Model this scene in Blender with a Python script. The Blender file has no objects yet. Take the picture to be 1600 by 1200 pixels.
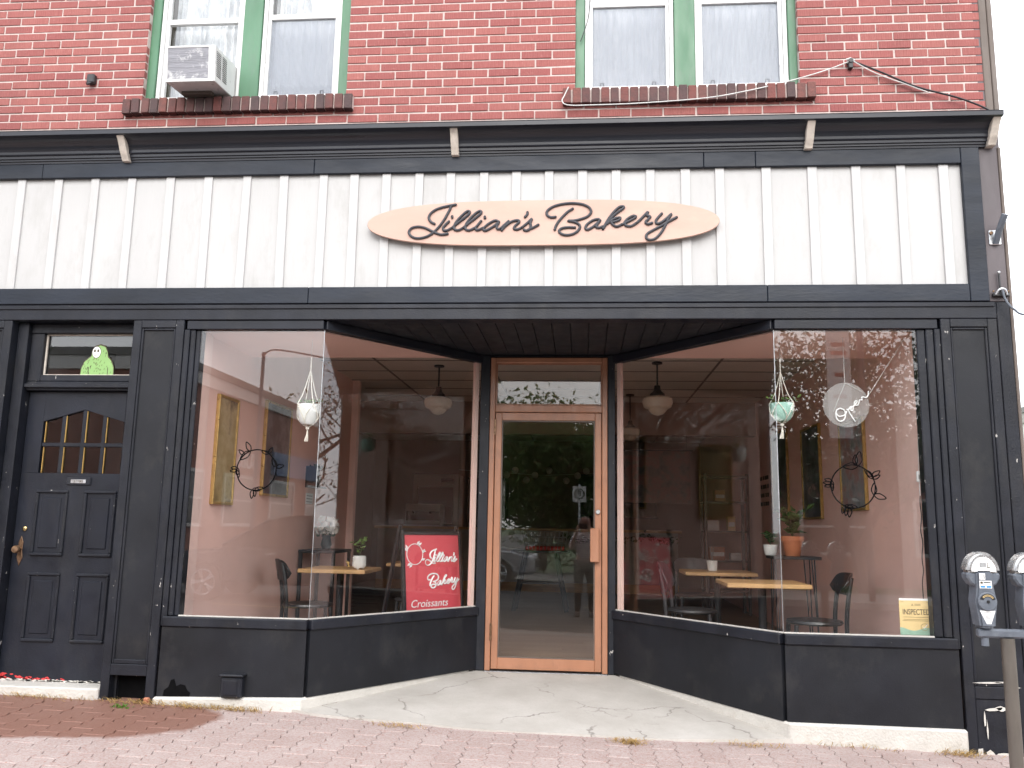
import bpy, bmesh, math, random
import numpy as np
from mathutils import Vector, Matrix
random.seed(7); RNG = np.random.default_rng(11)
SC = bpy.context.scene
COL = SC.collection
rad = math.radians

# ------------------------------------------------------------------ camera
FPX = 1326.1
YAW, PITCH, ROLL = -0.08553, 0.16483, 0.018516
CAMZ, CAMY = 1.2454, -5.8
cam_d = bpy.data.cameras.new('camera'); cam = bpy.data.objects.new('camera', cam_d); COL.objects.link(cam)
cam_d.sensor_fit = 'HORIZONTAL'; cam_d.sensor_width = 36.0; cam_d.lens = 36.0 * FPX / 1600.0
cam_d.clip_start = 0.02; cam_d.clip_end = 600
_f = Vector((math.sin(YAW) * math.cos(PITCH), math.cos(YAW) * math.cos(PITCH), math.sin(PITCH)))
_r = Vector((math.cos(YAW), -math.sin(YAW), 0)); _u = _r.cross(_f)
_r2 = math.cos(ROLL) * _r + math.sin(ROLL) * _u; _u2 = -math.sin(ROLL) * _r + math.cos(ROLL) * _u
cam.matrix_world = Matrix(((_r2.x, _u2.x, -_f.x, 0.0), (_r2.y, _u2.y, -_f.y, CAMY), (_r2.z, _u2.z, -_f.z, CAMZ), (0, 0, 0, 1)))
SC.camera = cam

# ------------------------------------------------------------------ overcast sky
SUN_EL, SUN_AZ = 36, 176          # degrees; azimuth measured from +y clockwise
W = bpy.data.worlds.new('World'); SC.world = W; W.use_nodes = True
nt = W.node_tree; nt.nodes.clear()
sky = nt.nodes.new('ShaderNodeTexSky'); sky.sky_type = 'NISHITA'; sky.sun_disc = False
sky.sun_elevation = rad(SUN_EL); sky.sun_rotation = rad(SUN_AZ); sky.air_density = 1.2; sky.dust_density = 2.5
tcw = nt.nodes.new('ShaderNodeTexCoord')
mpw = nt.nodes.new('ShaderNodeMapping'); mpw.inputs['Scale'].default_value = (1.6, 1.6, 4.2)
nzw = nt.nodes.new('ShaderNodeTexNoise'); nzw.inputs['Scale'].default_value = 1.7; nzw.inputs['Detail'].default_value = 6
rpw = nt.nodes.new('ShaderNodeValToRGB')
rpw.color_ramp.elements[0].position = 0.32; rpw.color_ramp.elements[0].color = (5.2, 5.4, 5.9, 1)
rpw.color_ramp.elements[1].position = 0.66; rpw.color_ramp.elements[1].color = (9.0, 9.0, 9.2, 1)
mxw = nt.nodes.new('ShaderNodeMix'); mxw.data_type = 'RGBA'; mxw.inputs[0].default_value = 0.86
bgw = nt.nodes.new('ShaderNodeBackground'); bgw.inputs['Strength'].default_value = 0.10
oww = nt.nodes.new('ShaderNodeOutputWorld')
nt.links.new(tcw.outputs['Generated'], mpw.inputs[0]); nt.links.new(mpw.outputs[0], nzw.inputs['Vector'])
nt.links.new(nzw.outputs[0], rpw.inputs[0])
nt.links.new(sky.outputs[0], mxw.inputs[6]); nt.links.new(rpw.outputs[0], mxw.inputs[7])
nt.links.new(mxw.outputs[2], bgw.inputs['Color']); nt.links.new(bgw.outputs[0], oww.inputs[0])
sun_d = bpy.data.lights.new('sun', 'SUN'); sun_d.energy = 0.5; sun_d.angle = rad(40); sun_d.color = (1, 0.97, 0.93)
sun = bpy.data.objects.new('sun', sun_d); COL.objects.link(sun)
_s = Vector((math.sin(rad(SUN_AZ)) * math.cos(rad(SUN_EL)), math.cos(rad(SUN_AZ)) * math.cos(rad(SUN_EL)), math.sin(rad(SUN_EL))))
sun.rotation_euler = _s.to_track_quat('Z', 'Y').to_euler(); sun.location = (0, -10, 20)
SC.view_settings.view_transform = 'Standard'; SC.view_settings.look = 'None'; SC.view_settings.gamma = 1
SC.view_settings.exposure = 2.1; SC.view_settings.use_curve_mapping = False
SC.render.engine = 'CYCLES'
cy = SC.cycles; cy.use_denoising = True; cy.max_bounces = 10; cy.transparent_max_bounces = 24; cy.diffuse_bounces = 5; cy.glossy_bounces = 5
cy.caustics_reflective = False; cy.caustics_refractive = False; cy.sample_clamp_indirect = 8

# ------------------------------------------------------------------ materials
MATS = {}
class NB:
    def __init__(s, name):
        s.m = bpy.data.materials.new(name); s.m.use_nodes = True; s.t = s.m.node_tree; s.t.nodes.clear()
        s.out = s.n('ShaderNodeOutputMaterial')
        MATS[name] = s.m
    def n(s, t, **k):
        x = s.t.nodes.new(t)
        for a, b in k.items():
            if a.startswith('i_'): x.inputs[a[2:].replace('_', ' ')].default_value = b
            else: setattr(x, a, b)
        return x
    def l(s, a, b): s.t.links.new(a, b)
    def pos(s, scale=(1, 1, 1)):
        g = s.n('ShaderNodeNewGeometry'); m = s.n('ShaderNodeMapping'); m.inputs['Scale'].default_value = scale
        s.l(g.outputs['Position'], m.inputs[0]); return m.outputs[0]
    def noise(s, vec, scale, detail=4, rough=.55):
        x = s.n('ShaderNodeTexNoise'); x.inputs['Scale'].default_value = scale; x.inputs['Detail'].default_value = detail
        x.inputs['Roughness'].default_value = rough; s.l(vec, x.inputs['Vector']); return x.outputs[0]
    def ramp(s, f, stops):
        r = s.n('ShaderNodeValToRGB'); e = r.color_ramp.elements
        while len(e) < len(stops): e.new(.5)
        for el, (p, c) in zip(e, stops):
            el.position = p; el.color = (c, c, c, 1) if not hasattr(c, '__len__') else (*c, 1)
        s.l(f, r.inputs[0]); return r.outputs[0]
    def mix(s, f, a, b, mode='MIX'):
        x = s.n('ShaderNodeMix', data_type='RGBA', blend_type=mode)
        for i, v in ((0, f), (6, a), (7, b)):
            if hasattr(v, 'is_linked') or hasattr(v, 'links'): s.l(v, x.inputs[i])
            else: x.inputs[i].default_value = v if i == 0 else (*v, 1)
        return x.outputs[2]
    def math(s, op, a, b=0.0):
        x = s.n('ShaderNodeMath', operation=op)
        for i, v in ((0, a), (1, b)):
            if hasattr(v, 'links'): s.l(v, x.inputs[i])
            else: x.inputs[i].default_value = v
        return x.outputs[0]
    def bsdf(s, col, rough=.6, metal=0, spec=.5, normal=None, **k):
        b = s.n('ShaderNodeBsdfPrincipled')
        for nm, v in (('Base Color', col), ('Roughness', rough), ('Metallic', metal), ('Specular IOR Level', spec)):
            if hasattr(v, 'links'): s.l(v, b.inputs[nm])
            else: b.inputs[nm].default_value = (*v, 1) if hasattr(v, '__len__') else v
        for nm, v in k.items(): b.inputs[nm.replace('_', ' ')].default_value = v
        if normal is not None: s.l(normal, b.inputs['Normal'])
        s.l(b.outputs[0], s.out.inputs[0]); return b
    def bump(s, h, strength=.3, dist=.004):
        b = s.n('ShaderNodeBump'); b.inputs['Strength'].default_value = strength; b.inputs['Distance'].default_value = dist
        s.l(h, b.inputs['Height']); return b.outputs[0]

def mk(name, col, rough=.6, metal=0, var=.18, vs=5, bump=.25, bs=60, stretch=(1, 1, 1), chip=None, spec=.5, dist=.003, dirt=None):
    """painted or plain surface: colour drifting with position, fine relief, and optional chips (colour, threshold, scale)"""
    b = NB(name); p = b.pos(stretch)
    f = b.noise(p, vs, 5, .6)
    lo = tuple(max(0, c * (1 - var)) for c in col); hi = tuple(min(1, c * (1 + var)) for c in col)
    c = b.mix(b.ramp(f, [(.3, 0.0), (.7, 1.0)]), lo, hi)
    if dirt:
        d = b.noise(b.pos(dirt[2] if len(dirt) > 2 else (1, 1, .35)), dirt[1], 6, .7)
        c = b.mix(b.ramp(d, [(.52, 0.0), (.75, dirt[3] if len(dirt) > 3 else .5)]), c, dirt[0])
    ro = b.ramp(b.noise(p, vs * 2.3, 3), [(.3, max(.05, rough - .1)), (.7, min(1, rough + .1))])
    h = b.noise(p, bs, 4)
    if chip:
        cc, th, cs = chip[:3]
        q = b.noise(b.pos(chip[3] if len(chip) > 3 else (1, 1, 1)), cs, 5, .65)
        k = b.ramp(q, [(th, 0.0), (th + .012, 1.0)])
        c = b.mix(k, c, cc)
    b.bsdf(c, ro, metal, spec, b.bump(h, bump, dist))
    return b.m

def M(n): return MATS[n]
BLK = (.0088, .0106, .0168)
mk('black_paint', BLK, .42, spec=.32, dirt=((.028, .028, .030), 5, (1, 1, .3), .5), var=.35, vs=3, bump=.35, bs=90, chip=((.5, .48, .45), .74, 26, (1, 1, .45)))
mk('black_paint_worn', (.0092, .0106, .0158), .48, spec=.32, dirt=((.036, .035, .034), 5, (1, 1, .3), .55), var=.4, vs=4, bump=.5, bs=70, chip=((.46, .44, .41), .684, 26, (1, 1, .5)))
mk('black_panel', (.0082, .0092, .0125), .5, spec=.32, dirt=((.034, .033, .032), 2.6, (1, 1, .8), .65), var=.35, vs=1.7, bump=.2, bs=120, chip=((.4, .4, .4), .80, 30))
mk('navy_trim', (.010, .0145, .024), .45, spec=.32, dirt=((.034, .037, .044), 4, (.3, 1, 1), .55), var=.4, vs=4, bump=.4, bs=60, stretch=(.25, 1, 1), chip=((.6, .6, .6), .765, 18))
mk('soffit_black', (.008, .009, .013), .55, var=.3, vs=3, bump=.3)
mk('cornice_metal', (.0165, .0185, .027), .34, var=.35, vs=2.5, bump=.15, bs=50, stretch=(.15, 1, 1), chip=((.55, .5, .5), .80, 16))
mk('beige_bracket', (.62, .56, .49), .6, var=.2, vs=14, bump=.5, dirt=((.2, .17, .15), 9))
mk('white_board', (.45, .446, .44), .55, var=.05, vs=2, bump=.3, bs=70, stretch=(1, 1, .2), dirt=((.33, .32, .30), 6, (1, 1, .35), .5), chip=((.26, .24, .22), .755, 17, (1, 1, .55)))
mk('white_batten', (.475, .47, .465), .5, var=.04, vs=3, bump=.3, bs=60, stretch=(1, 1, .15), dirt=((.36, .35, .33), 8, (1, 1, .35), .45), chip=((.26, .24, .22), .755, 22, (1, 1, .8)))
mk('peach_board', (.50, .325, .26), .5, var=.04, vs=4, bump=.2, bs=40, stretch=(.3, 1, 1), dirt=((.62, .45, .34), 5, (.4, 1, 1), .3))
mk('letter_grey', (.034, .034, .042), .45, var=.15, vs=20, bump=.1)
mk('green_trim', (.062, .165, .09), .45, var=.12, vs=6, bump=.25, stretch=(1, 1, .3), dirt=((.10, .13, .11), 9))
mk('white_vinyl', (.66, .66, .65), .35, var=.04, vs=6, bump=.05, dirt=((.5, .49, .47), 9, (1, 1, .4), .25))
mk('mortar', (.52, .43, .40), .9, var=.15, vs=20, bump=.8, bs=120)
mk('brown_side', (.085, .070, .075), .5, var=.2, vs=4, bump=.3, stretch=(1, 1, .3), chip=((.5, .48, .45), .80, 20))
mk('brown_corner', (.11, .085, .07), .55, var=.25, vs=6, bump=.3, stretch=(1, 1, .2))
mk('copper_door', (.335, .155, .088), .38, metal=.0, var=.14, vs=5, bump=.15, bs=60, stretch=(1, 1, .25), dirt=((.12, .07, .05), 6, (1, 1, .6), .55), spec=.6)
mk('wood_handle', (.55, .30, .13), .45, var=.2, vs=12, bump=.3, stretch=(1, 1, .2), dirt=((.05, .04, .03), 7, (1, 1, 1), .8))
mk('brass', (.45, .34, .16), .3, 1, var=.2, vs=40, bump=.1)
mk('old_bronze', (.25, .16, .10), .4, 1, var=.35, vs=40, bump=.3)
mk('steel', (.5, .5, .5), .3, 1, var=.1, vs=30, bump=.05)
mk('aluminium', (.55, .56, .57), .38, 1, var=.12, vs=20, bump=.1)
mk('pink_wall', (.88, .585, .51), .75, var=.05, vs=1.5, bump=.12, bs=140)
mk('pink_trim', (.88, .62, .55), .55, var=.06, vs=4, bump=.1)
mk('ceiling_tile', (.74, .68, .62), .9, var=.05, vs=3, bump=.5, bs=140)
mk('ceiling_grid', (.20, .17, .15), .6, var=.08, vs=4, bump=0.05)
mk('dark_wall', (.30, .20, .165), .8, var=.12, vs=1.5, bump=.1)
mk('grey_hall', (.30, .31, .31), .8, var=.08, vs=2, bump=.1)
mk('joint_sand', (.27, .205, .185), .95, var=.3, vs=20, bump=.6)
mk('concrete', (.56, .52, .47), .85, var=.14, vs=2.4, bump=.5, bs=90, dirt=((.33, .30, .27), 3.2, (1, 1, 1), .6))
mk('plinth_white', (.52, .50, .46), .8, var=.1, vs=5, bump=.8, bs=60, dirt=((.40, .36, .31), 7, (1, 1, 1), .55), chip=((.12, .11, .10), .74, 18, (.5, .5, 2)), dist=.006)
mk('wood_top', (.55, .33, .15), .42, var=.2, vs=6, bump=.12, stretch=(.6, 4, 4))
mk('black_metal', (.018, .018, .02), .4, var=.2, vs=10, bump=.1)
mk('black_seat', (.017, .016, .017), .33, var=.2, vs=8, bump=.1)
mk('charcoal_seat', (.045, .042, .045), .5, var=.2, vs=8, bump=.15)
mk('red_sign', (.62, .085, .105), .35, var=.03, vs=2, bump=.03)
mk('white_print', (.80, .80, .79), .5, var=.02, vs=6, bump=0.02)
mk('print_dark', (.07, .055, .03), .6, var=.05, vs=6, bump=0.02)
mk('print_brown', (.34, .25, .10), .6, var=.05, vs=6, bump=0.02)
mk('gold_paper', (.75, .55, .26), .5, var=.06, vs=12, bump=.03)
mk('teal_print', (.30, .45, .34), .5, var=.1, vs=30, bump=.02)
mk('white_ceramic', (.76, .76, .74), .25, var=.04, vs=12, bump=.15, bs=90)
mk('mint_ceramic', (.38, .62, .53), .3, var=.08, vs=30, bump=.25, bs=70)
mk('terracotta', (.42, .14, .06), .7, var=.12, vs=14, bump=.2, dirt=((.5, .33, .25), 14))
mk('soil', (.04, .028, .02), .95, var=.4, vs=60, bump=1)
mk('rope', (.72, .68, .60), .85, var=.1, vs=60, bump=.4, bs=300)
mk('milk_glass', (.72, .66, .55), .22, var=.03, vs=5, bump=.02)
mk('gold_frame', (.50, .32, .10), .35, .5, var=.2, vs=14, bump=.2)
mk('marble', (.42, .38, .33), .35, var=.15, vs=2.2, bump=.05, dirt=((.22, .19, .16), 3, (1, 1, 1), .7))
mk('stainless', (.60, .58, .55), .38, .55, var=.08, vs=8, bump=.05, stretch=(.2, 1, 3))
mk('black_glass', (.008, .008, .009), .1, var=.1, vs=4, bump=0.01)
mk('meter_grey', (.11, .125, .15), .45, var=.18, vs=16, bump=.35, bs=140, dirt=((.25, .26, .27), 30, (1, 1, 1), .35))
mk('meter_chrome', (.62, .63, .64), .28, .85, var=.08, vs=25, bump=.1)
mk('post_brown', (.12, .105, .09), .45, .3, var=.2, vs=12, bump=.25, stretch=(1, 1, .3))
mk('blue_print', (.05, .25, .55), .5, var=.05, vs=6, bump=0.02)
mk('asphalt', (.085, .084, .083), .9, var=.22, vs=1.1, bump=.8, bs=160)
mk('far_concrete', (.36, .34, .31), .9, var=.15, vs=1.2, bump=.4)
mk('lawn', (.055, .10, .03), .95, var=.35, vs=2.5, bump=1, bs=60)
mk('far_brick', (.33, .15, .11), .85, var=.2, vs=3, bump=.4, bs=40)
mk('far_white', (.62, .60, .58), .8, var=.06, vs=2, bump=.1)
mk('far_roof', (.20, .19, .18), .85, var=.15, vs=2, bump=.2)
mk('sign_blue', (.06, .10, .22), .5, var=.1, vs=3, bump=.05)
mk('bark', (.075, .055, .042), .95, var=.35, vs=14, bump=1, bs=50, stretch=(1, 1, .25), dist=.02)
mk('car_grey', (.055, .058, .065), .22, .4, var=.05, vs=3, bump=0.01)
mk('car_silver', (.50, .51, .52), .25, .5, var=.03, vs=3, bump=0.01)
mk('tyre', (.015, .015, .015), .85, var=.2, vs=20, bump=.4)
mk('headlight', (.75, .76, .78), .12, .2, var=.03, vs=20, bump=0.05)
mk('skin', (.56, .33, .24), .5, var=.06, vs=30, bump=.1)
mk('trousers', (.16, .14, .12), .85, var=.15, vs=25, bump=.4)
mk('hair_brown', (.20, .075, .05), .5, var=.3, vs=50, bump=.6, stretch=(1, 1, .3))
mk('shoe', (.05, .05, .055), .6, var=.2, vs=20, bump=.2)
mk('sticker_green', (.24, .42, .14), .5, var=.05, vs=20, bump=0.02)
mk('dry_straw', (.42, .28, .10), .9, var=.35, vs=40, bump=.1)
mk('orange_brick', (.36, .14, .08), .85, var=.2, vs=20, bump=.6)
mk('red_flake', (.55, .04, .04), .6, var=.2, vs=20, bump=.1)
mk('floral_red', (.30, .07, .06), .7, var=.25, vs=8, bump=.02)
mk('purple_shelf', (.10, .085, .08), .6, var=.2, vs=6, bump=.1)
mk('curtain_back', (.22, .23, .25), .9, var=.3, vs=7, bump=.1)
mk('cable_white', (.62, .62, .60), .5, var=.1, vs=30, bump=.05)
mk('white_flower', (.70, .66, .62), .6, var=.1, vs=30, bump=.1)
mk('coil_grey', (.22, .22, .24), .5, .4, var=.2, vs=20, bump=1, bs=240, stretch=(.06, 1, 1), dirt=((.75, .75, .73), 11, (1, 1, 1), 1.0), dist=.004)

def leaf_mat(name, a, c, tr=.35):
    b = NB(name); g = b.n('ShaderNodeNewGeometry')
    col = b.mix(b.noise(b.pos(), 1.6, 3), a, c)
    col = b.mix(b.math('MULTIPLY', g.outputs['Random Per Island'], .55), col, tuple(x * .45 for x in a))
    d = b.n('ShaderNodeBsdfPrincipled'); b.l(col, d.inputs['Base Color']); d.inputs['Roughness'].default_value = .55
    t = b.n('ShaderNodeBsdfTranslucent'); b.l(col, t.inputs[0])
    m = b.n('ShaderNodeMixShader'); m.inputs[0].default_value = tr
    b.l(d.outputs[0], m.inputs[1]); b.l(t.outputs[0], m.inputs[2]); b.l(m.outputs[0], b.out.inputs[0])
leaf_mat('leaf_green', (.045, .095, .022), (.085, .15, .03))
leaf_mat('leaf_dark', (.032, .07, .02), (.07, .12, .03))
leaf_mat('leaf_door', (.085, .15, .045), (.15, .23, .065), .5)
mk('decal_black', (.0025, .0025, .003), .9, var=.1, vs=10, bump=0.01, spec=.1)
leaf_mat('leaf_bright', (.10, .22, .03), (.20, .34, .06))
leaf_mat('leaf_autumn', (.12, .085, .03), (.07, .09, .025))

def glass_mat(name, f0=.06, tint=(.985, .992, .988), rough=0.0):
    b = NB(name)
    lw = b.n('ShaderNodeLayerWeight'); lw.inputs['Blend'].default_value = .5
    p5 = b.math('POWER', lw.outputs['Facing'], 5.0)
    f = b.math('ADD', b.math('MULTIPLY', p5, 1 - f0), f0)
    t = b.n('ShaderNodeBsdfTransparent'); t.inputs[0].default_value = (*tint, 1)
    g = b.n('ShaderNodeBsdfGlossy'); g.inputs['Roughness'].default_value = rough
    m = b.n('ShaderNodeMixShader'); b.l(f, m.inputs[0]); b.l(t.outputs[0], m.inputs[1]); b.l(g.outputs[0], m.inputs[2])
    b.l(m.outputs[0], b.out.inputs[0])
glass_mat('glass')
glass_mat('glass_dark', .07, (.55, .6, .62))
def frosted():
    b = NB('acrylic'); t = b.n('ShaderNodeBsdfTransparent'); d = b.n('ShaderNodeBsdfDiffuse'); d.inputs[0].default_value = (.75, .75, .74, 1)
    m = b.n('ShaderNodeMixShader'); m.inputs[0].default_value = .15; b.l(t.outputs[0], m.inputs[1]); b.l(d.outputs[0], m.inputs[2]); b.l(m.outputs[0], b.out.inputs[0])
frosted()
# insect screen: fine mesh that lets most light through
def screen_mat():
    b = NB('insect_screen')
    w = b.n('ShaderNodeTexWave', bands_direction='X'); w.inputs['Scale'].default_value = 36; w.inputs['Distortion'].default_value = 2.5
    w.inputs['Detail'].default_value = 2; b.l(b.pos((1, 1, .35)), w.inputs['Vector'])
    f = b.ramp(w.outputs[0], [(.1, .30), (.9, .62)])
    d = b.n('ShaderNodeBsdfDiffuse'); d.inputs[0].default_value = (.42, .45, .50, 1)
    t = b.n('ShaderNodeBsdfTransparent')
    m = b.n('ShaderNodeMixShader'); b.l(f, m.inputs[0]); b.l(t.outputs[0], m.inputs[1]); b.l(d.outputs[0], m.inputs[2]); b.l(m.outputs[0], b.out.inputs[0])
screen_mat()
def lace_mat():
    b = NB('lace_curtain'); p = b.pos((1, 1, .5))
    v = b.n('ShaderNodeTexVoronoi'); v.inputs['Scale'].default_value = 22; b.l(p, v.inputs['Vector'])
    n = b.noise(p, 9, 5, .7)
    c = b.mix(b.ramp(n, [(.35, 0.0), (.65, 1.0)]), (.42, .44, .48), (.78, .79, .80))
    b.bsdf(c, .9, normal=b.bump(v.outputs[0], .4, .01))
lace_mat()
def brick_mat():
    b = NB('brick'); oi = b.n('ShaderNodeObjectInfo')
    base = b.ramp(oi.outputs['Random'], [(0, (.275, .088, .080)), (.35, (.31, .104, .092)), (.7, (.34, .126, .108)), (1, (.25, .076, .072))])
    n = b.noise(b.pos(), 9, 5, .65)
    c = b.mix(b.ramp(n, [(.35, 0.0), (.75, .45)]), base, (.27, .065, .062))
    c = b.mix(b.ramp(b.noise(b.pos(), 45, 4), [(.58, 0.0), (.72, .35)]), c, (.50, .24, .21))
    s = b.noise(b.pos((150, 150, 9)), 1, 3, .6)
    c = b.mix(b.ramp(s, [(.3, .3), (.6, 0.0)]), c, (.22, .05, .05))
    c = b.mix(b.ramp(b.noise(b.pos((1, 1, .35)), 1.6, 5, .7), [(.5, 0.0), (.78, .45)]), c, (.15, .055, .05))
    b.bsdf(c, .85, normal=b.bump(s, .9, .006))
brick_mat()
def sillbrick_mat():
    b = NB('sill_brick'); oi = b.n('ShaderNodeObjectInfo')
    base = b.ramp(oi.outputs['Random'], [(0, (.20, .065, .055)), (.4, (.13, .055, .050)), (.7, (.085, .055, .055)), (1, (.22, .08, .065))])
    n = b.noise(b.pos(), 14, 5, .7)
    c = b.mix(b.ramp(n, [(.4, 0.0), (.75, .7)]), base, (.055, .045, .045))
    b.bsdf(c, .9, normal=b.bump(b.noise(b.pos((60, 60, 60)), 1, 4), .9, .006))
sillbrick_mat()
def paver_mat():
    b = NB('paver'); oi = b.n('ShaderNodeObjectInfo'); g = b.n('ShaderNodeNewGeometry')
    base = b.ramp(oi.outputs['Random'], [(0, (.315, .235, .215)), (.5, (.355, .275, .255)), (1, (.295, .21, .19))])
    sp = b.noise(b.pos(), 95, 4, .8)
    c = b.mix(b.ramp(sp, [(.40, 0.0), (.62, .75)]), base, (.46, .405, .38))
    c = b.mix(b.ramp(b.noise(b.pos(), 55, 4, .8), [(.52, 0.0), (.66, .8)]), c, (.27, .125, .10))
    c = b.mix(b.ramp(b.noise(b.pos(), 1.7, 5, .65), [(.45, 0.0), (.75, .45)]), c, (.25, .17, .15))
    # wet patch under the door and pilaster, with a ragged edge
    wv = b.n('ShaderNodeMapping'); wv.inputs['Location'].default_value = (3.4 / 1.12, .38 / .62, 0); wv.inputs['Scale'].default_value = (1 / 1.12, 1 / .62, 0)
    b.l(g.outputs['Position'], wv.inputs[0])
    ln = b.n('ShaderNodeVectorMath', operation='LENGTH'); b.l(wv.outputs[0], ln.inputs[0])
    d = b.math('ADD', ln.outputs['Value'], b.math('MULTIPLY', b.math('SUBTRACT', b.noise(b.pos(), 2.6, 4), .5), .34))
    wet = b.ramp(d, [(.93, 1.0), (1.0, 0.0)])
    wc = b.mix(b.ramp(sp, [(.4, 0.0), (.65, .4)]), (.175, .072, .046), (.28, .165, .125))
    c = b.mix(b.math('MULTIPLY', wet, .88), c, wc)
    ro = b.mix(wet, (.9, .9, .9), (.55, .55, .55))
    b.bsdf(c, ro, normal=b.bump(sp, .7, .003))
paver_mat()
def floor_mat():
    b = NB('plank_floor'); oi = b.n('ShaderNodeObjectInfo')
    base = b.ramp(oi.outputs['Random'], [(0, (.34, .24, .17)), (.5, (.42, .30, .21)), (1, (.30, .21, .15))])
    n = b.noise(b.pos((.8, 9, 1)), 6, 5, .6)
    b.bsdf(b.mix(n, base, (.22, .15, .10)), .42)
floor_mat()
def art_mat(name, cols, sc):
    b = NB(name); p = b.pos()
    n = b.noise(p, sc, 5, .6)
    k = len(cols)
    c = b.ramp(n, [(.3 + .4 * i / (k - 1), cols[i]) for i in range(k)])
    b.bsdf(c, .35)
art_mat('art_slate', [(.02, .025, .03), (.05, .06, .075), (.14, .16, .18), (.03, .035, .03)], 3.2)
art_mat('art_olive', [(.20, .14, .05), (.34, .26, .11), (.45, .36, .20), (.12, .10, .05)], 3.5)
art_mat('art_floral', [(.10, .07, .06), (.17, .12, .10), (.30, .11, .09), (.19, .15, .12)], 6)
art_mat('art_bluegrey', [(.14, .15, .16), (.30, .31, .32), (.34, .17, .16), (.36, .37, .37)], 5)
def shirt_mat():
    b = NB('striped_shirt')
    w = b.n('ShaderNodeTexWave', bands_direction='Z'); w.inputs['Scale'].default_value = 9; b.l(b.pos(), w.inputs['Vector'])
    b.bsdf(b.mix(b.ramp(w.outputs[0], [(.55, 0.0), (.62, 1.0)]), (.66, .60, .58), (.25, .17, .2)), .8)
shirt_mat()
def emit_mat(name, col, s):
    b = NB(name); e = b.n('ShaderNodeEmission'); e.inputs[0].default_value = (*col, 1); e.inputs[1].default_value = s; b.l(e.outputs[0], b.out.inputs[0])
emit_mat('signal_red', (1, .06, .02), 3.0)
emit_mat('signal_amber', (1, .35, .03), .9)

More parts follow.
